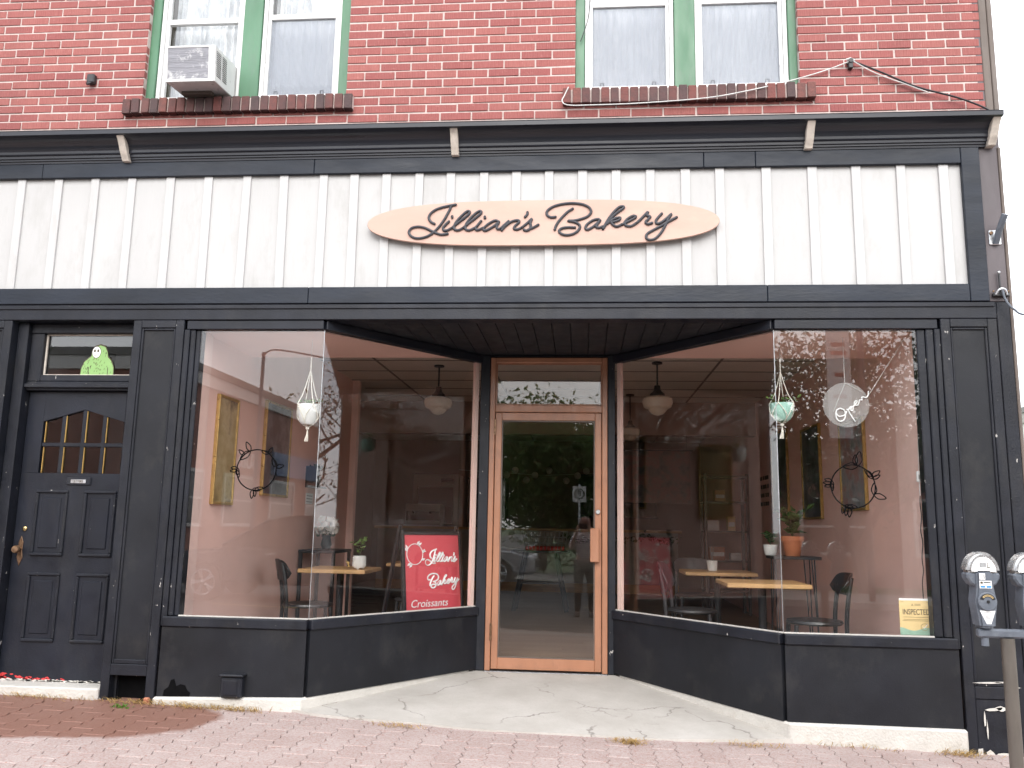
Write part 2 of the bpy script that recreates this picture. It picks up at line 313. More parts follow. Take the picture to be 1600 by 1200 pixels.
# ------------------------------------------------------------------ mesh helpers
def wloc(o):
    v = Vector((0, 0, 0))
    while o is not None: v += o.location; o = o.parent
    return v
class MB:
    def __init__(s): s.v = []; s.f = []; s.mi = []; s.smooth = False
    def add(s, vs, fs, mi=0):
        k = len(s.v); s.v += [tuple(v) for v in vs]; s.f += [tuple(i + k for i in f) for f in fs]; s.mi += [mi] * len(fs); return s
    def box(s, x0, x1, y0, y1, z0, z1, mi=0):
        return s.add([(x0, y0, z0), (x1, y0, z0), (x1, y1, z0), (x0, y1, z0), (x0, y0, z1), (x1, y0, z1), (x1, y1, z1), (x0, y1, z1)],
                     [(0, 3, 2, 1), (4, 5, 6, 7), (0, 1, 5, 4), (1, 2, 6, 5), (2, 3, 7, 6), (3, 0, 4, 7)], mi)
    def prism(s, poly, axis, a, b, mi=0):
        """poly: 2D points; axis 'x','y','z' is the extrusion direction from a to b"""
        n = len(poly)
        def P(p, t): return {'x': (t, p[0], p[1]), 'y': (p[0], t, p[1]), 'z': (p[0], p[1], t)}[axis]
        vs = [P(p, a) for p in poly] + [P(p, b) for p in poly]
        fs = [tuple(range(n)), tuple(reversed(range(n, 2 * n)))] + [((i + 1) % n, i, n + i, n + (i + 1) % n) for i in range(n)]
        return s.add(vs, fs, mi)
    def slab(s, p0, p1, z0, z1, th, z0b=None, z1b=None, off=0.0):
        """upright slab along the plan line p0-p1; thickness th to the left of the direction, shifted by off to the left"""
        z0b = z0 if z0b is None else z0b; z1b = z1 if z1b is None else z1b
        d = Vector((p1[0] - p0[0], p1[1] - p0[1])); d.normalize(); n = Vector((-d.y, d.x))
        a = Vector(p0) + n * off; b = Vector(p1) + n * off; c = b + n * th; e = a + n * th
        vs = [(a.x, a.y, z0), (b.x, b.y, z0b), (c.x, c.y, z0b), (e.x, e.y, z0), (a.x, a.y, z1), (b.x, b.y, z1b), (c.x, c.y, z1b), (e.x, e.y, z1)]
        return s.add(vs, [(0, 3, 2, 1), (4, 5, 6, 7), (0, 1, 5, 4), (1, 2, 6, 5), (2, 3, 7, 6), (3, 0, 4, 7)])
    def tube(s, pts, r, n=8, mi=0, closed=False, flat=1.0, caps=True):
        pts = [Vector(p) for p in pts]; k = len(pts)
        rs = r if hasattr(r, '__len__') else [r] * k
        T = []
        for i in range(k):
            a = pts[(i - 1) % k] if (i > 0 or closed) else pts[i]; b = pts[(i + 1) % k] if (i < k - 1 or closed) else pts[i]
            t = b - a; T.append(t.normalized() if t.length > 1e-9 else Vector((0, 0, 1)))
        up = Vector((0, 1, 0)) if abs(T[0].y) < .9 else Vector((1, 0, 0))
        nrm = (up - T[0] * up.dot(T[0])).normalized(); vs = []
        for i in range(k):
            nrm = nrm - T[i] * nrm.dot(T[i])
            if nrm.length < 1e-6: nrm = T[i].orthogonal()
            nrm.normalize(); bi = T[i].cross(nrm)
            for j in range(n):
                a = 2 * math.pi * j / n; vs.append(pts[i] + (nrm * math.cos(a) * flat + bi * math.sin(a)) * rs[i])
        fs = []
        for i in range(k if closed else k - 1):
            i2 = (i + 1) % k
            for j in range(n): fs.append((i * n + j, i * n + (j + 1) % n, i2 * n + (j + 1) % n, i2 * n + j))
        if not closed and caps: fs += [tuple(reversed(range(n))), tuple(range((k - 1) * n, k * n))]
        return s.add(vs, fs, mi)
    def lathe(s, prof, c=(0, 0, 0), n=20, mi=0, ax='z', sx=1.0, sy=1.0):
        vs = []
        for r, h in prof:
            for j in range(n):
                a = 2 * math.pi * j / n; p = (r * math.cos(a) * sx, r * math.sin(a) * sy, h)
                if ax == 'y': p = (p[0], h, p[1])
                elif ax == 'x': p = (h, p[0], p[1])
                vs.append((p[0] + c[0], p[1] + c[1], p[2] + c[2]))
        fs = []
        for i in range(len(prof) - 1):
            for j in range(n): fs.append((i * n + j, i * n + (j + 1) % n, (i + 1) * n + (j + 1) % n, (i + 1) * n + j))
        fs += [tuple(reversed(range(n))), tuple(range((len(prof) - 1) * n, len(prof) * n))]
        return s.add(vs, fs, mi)
    def sphere(s, c, r, n=12, m=8, sc=(1, 1, 1), mi=0):
        prof = [(max(1e-4, math.sin(math.pi * i / m)), -math.cos(math.pi * i / m)) for i in range(m + 1)]
        k = len(s.v); s.lathe(prof, (0, 0, 0), n, mi)
        s.v[k:] = [(x * r * sc[0] + c[0], y * r * sc[1] + c[1], z * r * sc[2] + c[2]) for x, y, z in s.v[k:]]
        return s
    def xf(s, mat, k0=0):
        s.v[k0:] = [tuple(mat @ Vector(v)) for v in s.v[k0:]]; return s
    def build(s, name, mat, parent=None, local=False, bevel=0, smooth=False, seg=1):
        me = bpy.data.meshes.new(name)
        off = Vector((0, 0, 0)) if (local or parent is None) else wloc(parent)
        me.from_pydata([tuple(Vector(v) - off) for v in s.v], [], s.f)
        for m in (mat if isinstance(mat, (list, tuple)) else [mat]): me.materials.append(M(m))
        if any(s.mi): me.polygons.foreach_set('material_index', s.mi)
        bm = bmesh.new(); bm.from_mesh(me); bmesh.ops.recalc_face_normals(bm, faces=bm.faces)
        if bevel:
            es = [e for e in bm.edges if len(e.link_faces) == 2 and e.calc_face_angle(0) > .5]
            bmesh.ops.bevel(bm, geom=es, offset=bevel, segments=seg, affect='EDGES', clamp_overlap=True)
        bm.to_mesh(me); bm.free()
        if smooth: me.polygons.foreach_set('use_smooth', [True] * len(me.polygons)); me.set_sharp_from_angle(angle=rad(38))
        me.update()
        o = bpy.data.objects.new(name, me); COL.objects.link(o)
        if parent is not None: o.parent = parent
        return o
def tag(o, label=None, cat=None, group=None, kind=None):
    if label: o['label'] = label
    if cat: o['category'] = cat
    if group: o['group'] = group
    if kind: o['kind'] = kind
    return o
def thing(name, label, cat, loc=(0, 0, 0), rz=0, group=None):
    o = bpy.data.objects.new(name, None); COL.objects.link(o); o.location = loc; o.rotation_euler = (0, 0, rz); o.empty_display_size = .1
    return tag(o, label, cat, group)
def part_empty(name, parent, loc=(0, 0, 0)):
    o = bpy.data.objects.new(name, None); COL.objects.link(o); o.parent = parent; o.location = Vector(loc); o.empty_display_size = .05; return o
def copy_tree(o, parent=None):
    c = o.copy(); COL.objects.link(c); c.parent = parent
    for ch in list(o.children): copy_tree(ch, c)
    return c
def box(name, mat, parent, x0, x1, y0, y1, z0, z1, bevel=.003, local=False):
    return MB().box(x0, x1, y0, y1, z0, z1).build(name, mat, parent, bevel=bevel, local=local)
def spline(pts, k=8, closed=False):
    pts = [Vector(p if len(p) == 3 else (p[0], p[1], 0)) for p in pts]; n = len(pts); out = []
    for i in range(n if closed else n - 1):
        p1, p2 = pts[i], pts[(i + 1) % n]
        p0 = pts[(i - 1) % n] if (i > 0 or closed) else p1 * 2 - p2
        p3 = pts[(i + 2) % n] if (i < n - 2 or closed) else p2 * 2 - p1
        for j in range(k):
            t = j / k
            out.append(.5 * ((2 * p1) + (p2 - p0) * t + (2 * p0 - 5 * p1 + 4 * p2 - p3) * t * t + (3 * p1 - p0 - 3 * p2 + p3) * t ** 3))
    if not closed: out.append(pts[-1])
    return out
def text_obj(name, body, size, mat, parent, loc, rot=(math.pi / 2, 0, 0), extrude=.0008, shear=0, align='CENTER', sx=1.0, local=False, spacing=1.0):
    cu = bpy.data.curves.new(name, 'FONT'); cu.body = body; cu.size = size; cu.extrude = extrude; cu.shear = shear; cu.align_x = align; cu.align_y = 'CENTER'
    cu.space_character = spacing; cu.resolution_u = 4
    t = bpy.data.objects.new(name + '_tmp', cu); COL.objects.link(t)
    dg = bpy.context.evaluated_depsgraph_get(); me = bpy.data.meshes.new_from_object(t.evaluated_get(dg))
    bpy.data.objects.remove(t); bpy.data.curves.remove(cu)
    me.materials.clear(); me.materials.append(M(mat)); me.name = name
    o = bpy.data.objects.new(name, me); COL.objects.link(o); o.parent = parent
    o.location = Vector(loc) - (Vector((0, 0, 0)) if local or parent is None else wloc(parent)); o.rotation_euler = rot; o.scale = (sx, 1, 1)
    return o
def gz(x, y): return -0.045 - 0.022 * x + 0.02 * y      # sidewalk falls to the right and to the street
# ------------------------------------------------------------------ ground, road, pavements
def cx_(x): return max(-15.0, min(15.0, x))
def sheet(name, mat, xs, ys, zf, kind='structure'):
    vs = [(x, y, zf(x, y)) for y in ys for x in xs]; nx = len(xs); fs = []
    for j in range(len(ys) - 1):
        for i in range(nx - 1): fs.append((j * nx + i, j * nx + i + 1, (j + 1) * nx + i + 1, (j + 1) * nx + i))
    m = MB(); m.add(vs, fs); o = m.build(name, mat); o['kind'] = kind; return o
XS = [-300, -60, -15, -6, 0, 6, 15, 60, 300]
def zroad(x): return gz(cx_(x), -2.6) - .14
sheet('ground', 'lawn', XS, [-300, -60, -16.2, 0, 40, 300], lambda x, y: gz(cx_(x), -2.6) - .32)
sheet('road', 'asphalt', XS, [-13.0, -8, -2.72], lambda x, y: zroad(x))
sheet('side_street', 'asphalt', [-9.5, -6, -3.4], [-300, -60, -13.0], lambda x, y: zroad(x) + .004)
for nm, ya, yb in (('kerb', -2.75, -2.58), ('kerb', -13.12, -12.97)):
    m = MB()
    for i in range(len(XS) - 1):
        xa, xb = XS[i], XS[i + 1]
        za, zb = zroad(xa), zroad(xb)
        m.add([(xa, ya, za - .2), (xb, ya, zb - .2), (xb, yb, zb - .2), (xa, yb, za - .2), (xa, ya, za + .138), (xb, ya, zb + .138), (xb, yb, zb + .138), (xa, yb, za + .138)],
              [(4, 5, 6, 7), (0, 1, 5, 4), (2, 3, 7, 6)])
    tag(m.build(nm, 'far_concrete'), kind='structure')
sheet('far_pavement', 'far_concrete', [-3.4, 0, 6, 15, 60, 300], [-16.2, -13.1], lambda x, y: zroad(x) + .134)
sheet('far_pavement', 'far_concrete', [-300, -60, -15, -13.5, -9.5], [-60, -13.1], lambda x, y: zroad(x) + .134)
mk_line = MB()
for i in range(24):
    x = -36 + i * 3.0
    mk_line.add([(x, -7.95, zroad(x) + .005), (x + 1.4, -7.95, zroad(x + 1.4) + .005), (x + 1.4, -7.83, zroad(x + 1.4) + .005), (x, -7.83, zroad(x) + .005)], [(0, 1, 2, 3)])
tag(mk_line.build('road_marking', 'gold_paper'), kind='structure')

pav = sheet('pavement', 'joint_sand', [-60, -15, -6, 0, 6, 15, 60], [-2.6, -1.2, .06], lambda x, y: gz(cx_(x), y) - .014)
# interlocking zigzag pavers, long joints running away from the shop
PL, PW, PA = .232, .138, .020
def paver_poly(g=.0014):
    def edge(x): return [(x, 0), (x + PA, PL * .25), (x, PL * .5), (x + PA, PL * .75), (x, PL)]
    l = edge(0); r = edge(PW)
    pts = [(x + g, min(max(y, g), PL - g)) for x, y in l] + [(x - g, min(max(y, g), PL - g)) for x, y in reversed(r)]
    return pts
_pp = paver_poly()
pm = MB(); n_ = len(_pp)
cxp = sum(p[0] for p in _pp) / n_; cyp = sum(p[1] for p in _pp) / n_
ins = [(p[0] + (cxp - p[0]) * .05, p[1] + (cyp - p[1]) * .035) for p in _pp]
pm.add([(x, y, -.05) for x, y in _pp] + [(x, y, -.003) for x, y in _pp] + [(x, y, 0) for x, y in ins],
       [(i, (i + 1) % n_, n_ + (i + 1) % n_, n_ + i) for i in range(n_)] + [(n_ + i, n_ + (i + 1) % n_, 2 * n_ + (i + 1) % n_, 2 * n_ + i) for i in range(n_)] + [tuple(range(2 * n_, 3 * n_))])
proto = pm.build('paver', 'paver', pav)
proto_me = proto.data
tilt = (math.atan(.02), math.atan(.022), 0)
spots = []
for i in range(-105, 70):
    for j in range(0, 13):
        x = i * PW; y = -.005 - (j + 1) * PL + (PL * .5 if i % 2 else 0)
        if -14 < x < 9: spots.append((x, y))
def inview(x, y, z):
    v = Vector((x, y - CAMY, z - CAMZ)); d = v.dot(_f)
    if d < .1: return None
    return 800 + FPX * v.dot(_r2) / d, 600 - FPX * v.dot(_u2) / d
near, rest = [], MB()
for (x, y) in spots:
    p = inview(x + PW / 2, y + PL / 2, gz(x, y)); vis = p and -20 < p[0] < 1620 and p[1] < 1205
    apron = -1.70 < x < 1.22 and y > -.05
    if vis and not apron and y + PL < .03: near.append((x, y))
    else:
        z = gz(x, y) - .002
        rest.add([(q[0] + x, q[1] + y, gz(q[0] + x, q[1] + y) - .003) for q in _pp], [tuple(range(n_))])
near.sort(key=lambda s: s[1])
first = True
for (x, y) in near[:300]:
    o = proto if first else proto.copy()
    if not first: COL.objects.link(o)
    first = False
    o.parent = pav; o.location = (x, y, gz(x, y) + random.uniform(-.0025, .002)); o.rotation_euler = (tilt[0] + random.gauss(0, .004), tilt[1] + random.gauss(0, .004), random.gauss(0, .006))
for (x, y) in near[300:]:
    rest.add([(q[0] + x, q[1] + y, gz(q[0] + x, q[1] + y)) for q in _pp], [tuple(range(n_))])
r_ = rest.build('paver_field', 'paver', pav); r_['kind'] = 'stuff'

# ------------------------------------------------------------------ the shop building
B = thing('shop_building', 'red brick shop building with black wooden storefront and white board fascia', 'building')
WY = 0.0
# --- brick wall
BH, BLN, JT = .0678, .2335, .0115
BX0, BX1, BZ0, BZ1 = -6.2, 2.80, 4.02, 6.6
OPN = [(-3.385, -1.788, 4.395, 5.95), (-.073, 1.537, 4.395, 5.95)]
bw = MB()
xs = [BX0] + [v for o in OPN for v in o[:2]] + [BX1]
for i in range(0, len(xs), 2): bw.box(xs[i], xs[i + 1], WY + .005, WY + .28, BZ0, BZ1)
for o in OPN: bw.box(o[0], o[1], WY + .005, WY + .28, BZ0, o[2] - .005); bw.box(o[0], o[1], WY + .005, WY + .28, o[3], BZ1)
wall = bw.build('brick_wall', 'mortar', B)
wall['label'] = 'red rug-textured brick upper wall'
def brick_mesh(L, nm='brick', mat='brick', H=BH - JT, D=.04):
    return MB().box(0, L, 0, D, 0, H).build(nm, mat, wall, bevel=.0022)
meshes = {}
full = brick_mesh(BLN - JT); meshes[round(BLN - JT, 3)] = full.data; proto_used = False
inst, stuffb = [], MB()
row = 0; z = 4.0525
while z < BZ1 - .02:
    offx = (BLN * .5 if row % 2 else 0) + (.01 if row % 3 == 0 else 0)
    x = BX0 - BLN + offx
    while x < BX1:
        segs = [(max(x, BX0), min(x + BLN - JT, BX1))]
        for o in OPN:
            if z + BH > o[2] and z < o[3]:
                ns = []
                for a, b_ in segs:
                    if b_ <= o[0] or a >= o[1]: ns.append((a, b_))
                    else:
                        if a < o[0]: ns.append((a, o[0]))
                        if b_ > o[1]: ns.append((o[1], b_))
                segs = ns
        for a, b_ in segs:
            if b_ - a > .001: inst.append((a, b_ - a, z))
        x += BLN
    z += BH; row += 1
inst.sort(key=lambda t: (round(t[2], 3), t[0])); merged = []
for a, L, z in inst:
    if merged and abs(merged[-1][2] - z) < .001 and a - (merged[-1][0] + merged[-1][1]) < JT + .003 and (L < .075 or merged[-1][1] < .075):
        pa, pL, pz = merged[-1]; merged[-1] = (pa, a + L - pa, z)
    else: merged.append((a, L, z))
inst = merged
vis, hid = [], []
for a, L, z in inst:
    p = inview(a + L / 2, 0, z + BH / 2)
    q = inview(a + L / 2, -.2, 4.07)
    hidden_sill = any(o0 - .115 < a and a + L < o1 + .105 and 4.27 < z + .03 < 4.39 for o0, o1, _, _ in OPN)
    (vis if p and -14 < p[0] < 1580 and -6 < p[1] < q[1] + 5 and not hidden_sill else hid).append((a, L, z))
vis.sort(key=lambda t: -t[1])
print('bricks in view', len(vis), 'pavers', len(near))
for k, (a, L, z) in enumerate(vis[:320]):
    key = round(L, 3) if abs(L - (BLN - JT)) > .002 else round(BLN - JT, 3)
    if key not in meshes:
        t = brick_mesh(max(.015, L)); meshes[key] = t.data; o = t
    elif key == round(BLN - JT, 3) and not proto_used: o = full; proto_used = True
    else:
        o = bpy.data.objects.new('brick', meshes[key]); COL.objects.link(o); o.parent = wall
    o.location = (a + random.gauss(0, .0012), WY + random.uniform(-.0025, .0022), z + random.gauss(0, .0008))
    o.rotation_euler = (random.gauss(0, .006), random.gauss(0, .0035), random.gauss(0, .005))
for a, L, z in vis[320:] + hid: stuffb.box(a, a + L, WY, WY + .03, z, z + BH - JT)
s_ = stuffb.build('brick_courses', 'brick', wall); s_['kind'] = 'stuff'

# --- rowlock sills
for xa, xb, n in ((-3.505, -1.715, 25), (-.16, 1.64, 26)):
    sl = MB().box(xa + .01, xb - .01, -.035, .06, 4.285, 4.385).build('window_sill', 'mortar', B)
    st = (xb - xa) / n
    pm_ = MB().box(0, st - .011, 0, .11, 0, .118).build('brick', 'sill_brick', sl, bevel=.004)
    for i in range(n):
        o = pm_ if i == 0 else bpy.data.objects.new('brick', pm_.data)
        if i: COL.objects.link(o); o.parent = sl
        o.location = (xa + i * st + random.gauss(0, .0015), -.052 + random.uniform(-.006, .005), 4.276 + random.gauss(0, .0015)); o.rotation_euler = (random.gauss(0, .01), random.gauss(0, .008), random.gauss(0, .012))

# --- upper windows
def upper_window(parts, ox0, ox1, rails, open_left=False):
    surround = MB()
    ZT, ZB = 5.95, 4.398
    for a, b_ in parts['green']: surround.box(a, b_, .045, .14, ZB, ZT)
    surround.box(ox0, ox1, .05, .14, ZB, ZB + .022); surround.box(ox0, ox1, .047, .14, ZT - .07, ZT)
    sr = surround.build('window_surround', 'green_trim', B, bevel=.004)
    for (a, b_), rz in zip(parts['white'], rails):
        w = MB(); y0, y1 = .062, .13; t = .030; zb = ZB + .024
        w.box(a, a + t, y0, y1, zb, ZT - .072); w.box(b_ - t, b_, y0, y1, zb, ZT - .072); w.box(a + t, b_ - t, y0, y1, zb, zb + .022); w.box(a + t, b_ - t, y0, y1, ZT - .11, ZT - .072)
        win = w.build('upper_window', 'white_vinyl', B, bevel=.004)
        s = MB(); a2, b2 = a + t + .001, b_ - t - .001; y0, y1 = .082, .118; u = .026
        s.box(a2, a2 + u, y0, y1, zb + .023, ZT - .111); s.box(b2 - u, b2, y0, y1, zb + .023, ZT - .111)
        s.box(a2 + u, b2 - u, y0, y1, rz - .022, rz + .022); s.box(a2 + u, b2 - u, y0 + .006, y1, zb + .023, zb + .05)
        s.build('sash', 'white_vinyl', win, bevel=.003)
        MB().box(a2 + u, b2 - u, .124, .128, zb + .03, rz - .022).build('pane', 'glass', win)
        MB().box(a2 + u, b2 - u, .104, .108, rz + .022, ZT - .112).build('pane', 'glass', win)
        yield win, a2 + u, b2 - u, zb + .05, rz - .022
gL = upper_window({'green': [(-3.385, -3.318), (-2.645, -2.497), (-1.868, -1.788)], 'white': [(-3.316, -2.647), (-2.495, -1.870)]}, -3.385, -1.788, [5.105, 5.12])
gR = upper_window({'green': [(-.073, -.005), (.655, .805), (1.478, 1.537)], 'white': [(-.003, .653), (.807, 1.476)]}, -.073, 1.537, [5.135, 5.135])
k = 0
for gen in (gL, gR):
    for win, a, b_, zb, zt in gen:
        if k != 0:
            MB().box(a, b_, .100, .1015, zb, zt).build('insect_screen', 'insect_screen', win)
            for fx in (.13, .84):
                x = a + (b_ - a) * fx
                MB().tube([(x - .012, .097, zb + .004), (x - .012, .094, zb + .03), (x + .012, .094, zb + .03), (x + .012, .097, zb + .004)], .0022, 6).build('screen_tab', 'black_metal', win)
        # gathered lace curtain behind the glass
        m = MB(); nx = 60; ztop = 5.85
        vs = [];
        zbot = zb - .03 if k != 1 else 4.62
        for i in range(nx + 1):
            x = a - .03 + (b_ - a + .06) * i / nx; y = .24 + .022 * math.sin(i * 1.15) + .012 * math.sin(i * .41 + k)
            vs += [(x, y, zbot), (x, y, ztop)]
        m.add(vs, [(2 * i, 2 * i + 2, 2 * i + 3, 2 * i + 1) for i in range(nx)])
        m.build('curtain', 'lace_curtain', win, smooth=True)
        k += 1
for o in OPN: MB().box(o[0] - .2, o[1] + .2, .85, .9, 4.1, 6.2).build('upper_room_wall', 'curtain_back', B)
MB().box(-6.2, 2.8, .28, 11.6, 4.0, 4.08).build('upper_floor', 'dark_wall', B)
MB().box(-6.2, 2.8, .0, 11.6, 6.6, 6.75).build('roof', 'far_roof', B)

# --- cornice with scroll brackets
prof = [(.02, 3.887), (-.032, 3.887), (-.034, 3.902), (-.045, 3.904), (-.046, 3.915), (-.058, 3.918), (-.060, 3.936), (-.072, 3.940)]
for i in range(9):
    t = i / 8 * math.pi / 2
    prof.append((-.185 + .110 * math.cos(t), 3.946 + .092 * math.sin(t)))
prof += [(-.198, 4.040), (-.200, 4.068), (-.202, 4.074), (.012, 4.115), (.02, 4.115)]
cor = MB().prism(prof, 'x', -6.2, 2.818).build('cornice', 'cornice_metal', B)
def bracket(x):
    p = []
    for t in range(13):
        u = t / 12; z = 3.884 + u * .172
        y = -.062 - .125 * (.5 - .5 * math.cos(math.pi * u)) - .016 * math.sin(2 * math.pi * u)
        p.append((y, z))
    back = [(y + .07, z) for y, z in reversed(p)]
    return MB().prism(p + back, 'x', x - .027, x + .027).build('bracket', 'beige_bracket', cor, bevel=.003)
for x in (-3.43, -.937, 1.562, 2.79): bracket(x)
# --- fascia
fb = MB().box(-6.2, 2.72, .022, .05, 2.79, 3.89).build('fascia', 'white_board', B)
BAT = [-4.593, -4.3, -4.007, -3.717, -3.428, -3.127, -2.829, -2.54, -2.243, -1.951, -1.715, -1.477, -1.236, -1.0, -.764, -.526, -.284, -.049, .19, .431, .682, .921, 1.243, 1.562, 1.859, 2.159, 2.448]
BAT = [-6.1, -5.8, -5.5, -5.2, -4.89] + BAT
edges = [-6.2] + [b + .033 for b in BAT] + [2.60]
for a, b_ in zip(edges[:-1], edges[1:]):
    yy = random.uniform(-.0015, .0015)
    MB().box(a + .0012, b_ - .0012, .004 + yy, .022, 2.90, 3.78).build('board', 'white_board', fb)
for b_ in BAT:
    w = random.uniform(.060, .067); t = random.gauss(0, .0015)
    o = MB().box(-w / 2, w / 2, -.018, .0, 0, .87).build('batten', 'white_batten', fb, bevel=.0025)
    o.location = (b_ + .033, .0042 - .001, 2.905 + random.uniform(-.006, .004)); o.rotation_euler = (0, random.gauss(0, .004), 0)
    o.location.y = .0065
def board(nm, mat, *a, bevel=.004, parent=B): return MB().box(*a).build(nm, mat, parent, bevel=bevel)
for a, b_ in ((-6.2, -4.1), (-4.098, -1.99), (-1.988, .84), (.842, 1.2), (1.202, 2.592)): board('trim_board', 'navy_trim', a, b_, -.030, .003, 3.772, 3.886, parent=fb)
for a, b_ in ((-6.2, -4.6), (-4.598, -1.98), (-1.978, 1.255), (1.257, 2.592)): board('trim_board', 'navy_trim', a, b_, -.030 + random.uniform(0, .003), .003, 2.79, 2.910, parent=fb)
board('trim_board', 'navy_trim', 2.5935, 2.716, -.031, .003, 2.789, 3.887, parent=fb)
lin = board('lintel', 'black_paint', -6.2, 2.76, -.012, .12, 2.674, 2.788)
board('lintel_lip', 'black_paint', -6.2, 2.748, -.022, -.0125, 2.752, 2.786, parent=lin)
# --- brown corner strip and side wall
side = MB().box(2.76, 2.868, .004, 11.6, -.3, 6.75).build('side_wall', 'brown_side', B)
MB().box(2.852, 2.886, -.012, .12, 4.12, 6.7).build('corner_strip', 'brown_corner', side, bevel=.004)
MB().box(2.80, 2.852, -.004, .12, 4.10, 6.7).build('corner_board', 'brown_corner', side, bevel=.004)
MB().box(2.847, 2.868, -.016, .0, -.05, 3.89).build('corner_strip', 'brown_corner', side, bevel=.004)
board('corner_board', 'brown_side', 2.718, 2.8465, -.010, .003, 2.79, 3.89, parent=side)
board('corner_board', 'black_paint_worn', 2.762, 2.8465, -.012, .003, -.14, 2.788, parent=side)

# --- pilasters
def pilaster(x0, x1, zb, label=None, hole=False, zp=.26):
    w = .062
    p = MB(); p.box(x0, x0 + w, -.012, .1, zb, 2.672); p.box(x1 - w, x1, -.012, .1, zb, 2.672)
    p.box(x0 + w, x1 - w, -.012, .1, 2.615, 2.672); p.box(x0 + w, x1 - w, -.012, .1, zp - .075, zp)
    o = p.build('pilaster', 'black_paint_worn', B, bevel=.004)
    MB().box(x0 + w + .002, x1 - w - .002, .006, .05, zp, 2.614).build('panel', 'black_panel', o)
    e = .016
    mo = MB(); a, b_ = x0 + w + .001, x1 - w - .001
    mo.box(a, a + e, -.006, .006, zp + .001, 2.613); mo.box(b_ - e, b_, -.006, .006, zp + .001, 2.613); mo.box(a + e, b_ - e, -.006, .006, 2.597, 2.613); mo.box(a + e, b_ - e, -.007, .006, zp + .001, zp + .03)
    mo.build('moulding', 'black_paint_worn', o, bevel=.004)
    if hole:
        MB().box(x0 + .01, x1 - .01, .099, .109, zb - .05, zp - .02).build('void_shade_sheet', 'decal_black', o)  # near-black sheet: the shade inside the open pilaster foot is painted in
    else:
        MB().box(x0 + w + .002, x1 - w - .002, -.004, .05, zb + .03, zp - .077).build('base_panel', 'black_paint_worn', o, bevel=.003)
    return o
pilaster(-3.275, -2.892, .012, hole=True, zp=.262)
pilaster(-4.60, -4.212, .02, zp=.262)
pilaster(2.392, 2.757, -.14, zp=.30)
MB().box(-2.945, -2.905, -.05, -.015, -.01, .055).build('broken_brick', 'orange_brick', B, bevel=.008)
board('outer_wall', 'black_panel', -6.2, -4.602, .0, .1, -.05, 2.672)
# torn paint at the right pilaster foot
fl = MB()
for cxx, czz, w, h, an in ((2.565, .168, .06, .012, .1), (2.60, .172, .03, .016, -.2), (2.50, .10, .006, .05, .05), (2.512, .04, .005, .06, -.1), (2.46, -.09, .02, .03, 0), (2.52, -.1, .03, .025, .1), (2.60, -.105, .05, .02, 0), (2.54, .325, .09, .006, .03), (2.62, .33, .06, .005, 0), (2.68, .30, .05, .005, .02)):
    pts = [(cxx + (w * math.cos(t) * random.uniform(.6, 1.2)) , czz + h * math.sin(t) * random.uniform(.6, 1.2) + an * w * math.cos(t)) for t in [i * math.pi / 4 for i in range(8)]]
    fl.prism(pts, 'y', -.0155, -.0135)
fl.build('paint_flake', 'plinth_white', B)['kind'] = 'stuff'

bs_ = MB()
bs_.prism([(-2.83 + .19 * u, .06 + .115 * v) for u, v in ((0, 0), (.02, .35), (.18, .55), (.26, .95), (.38, 1), (.47, .6), (.62, .72), (.80, .66), (.88, .4), (1, .25), (.97, 0))], 'y', -.0016, -.0004)
bs_.build('bare_patch', 'decal_black', B)
# --- left flat door
SD = part_empty('side_door', B, (-3.7, .15, .1))
DX0, DX1, DZ0, DZ1 = -4.125, -3.285, .105, 2.165
GX0, GX1, GZ0, GSH, GPK = -3.995, -3.365, 1.562, 1.94, 2.03
lf = MB(); ya, yb = .15, .19
lf.box(DX0, DX1, ya, yb, DZ0, GZ0); lf.box(DX0, GX0, ya, yb, GZ0, DZ1); lf.box(GX1, DX1, ya, yb, GZ0, DZ1)
gm = (GX0 + GX1) / 2
lf.prism([(GX0, GSH), (gm, GPK), (GX1, GSH), (GX1, DZ1), (GX0, DZ1)], 'y', ya, yb)
lf.build('leaf', 'black_paint', SD, bevel=.002)
gw = (GX1 - GX0) / 4
def ztop(x): return GSH + (GPK - GSH) * (1 - abs(x - gm) / (gm - GX0))
for c in range(1, 4):
    x = GX0 + c * gw
    MB().prism([(x - .015, GZ0), (x + .015, GZ0), (x + .015, ztop(x + .015) + .004), (x - .015, ztop(x - .015) + .004)], 'y', .156, .186).build('muntin', 'black_paint', SD, bevel=.003)
MB().box(GX0, GX1, .157, .185, 1.757, 1.785).build('muntin', 'black_paint', SD, bevel=.003)
for c in range(4):
    x0, x1 = GX0 + c * gw + .016, GX0 + (c + 1) * gw - .016
    for za, zb, top in ((GZ0, 1.756, False), (1.786, None, True)):
        if top: poly = [(x0, za), (x1, za), (x1, ztop(x1)), (x0, ztop(x0))]
        else: poly = [(x0, za), (x1, za), (x1, zb), (x0, zb)]
        MB().prism(poly, 'y', .172, .176).build('pane', 'glass_dark', SD)
        MB().box(x0 - .0005, x0 + .0042, .160, .171, za + .002, (ztop(x0) if top else zb) - .004).build('pane_bead', 'gold_frame', SD)
for x0, x1 in ((-3.985, -3.74), (-3.617, -3.37)):
    for z0, z1 in ((.966, 1.438), (.368, .848)):
        m = MB(); e = .022
        m.box(x0, x1, .136, .150, z1 - e, z1); m.box(x0, x1, .132, .150, z0, z0 + e); m.box(x0, x0 + e, .136, .150, z0 + e, z1 - e); m.box(x1 - e, x1, .136, .150, z0 + e, z1 - e)
        pn = m.build('door_panel', 'black_paint_worn', SD, bevel=.006)
        MB().box(x0 + .05, x1 - .05, .143, .152, z0 + .055, z1 - .055).build('raised_field', 'black_paint', pn, bevel=.008)
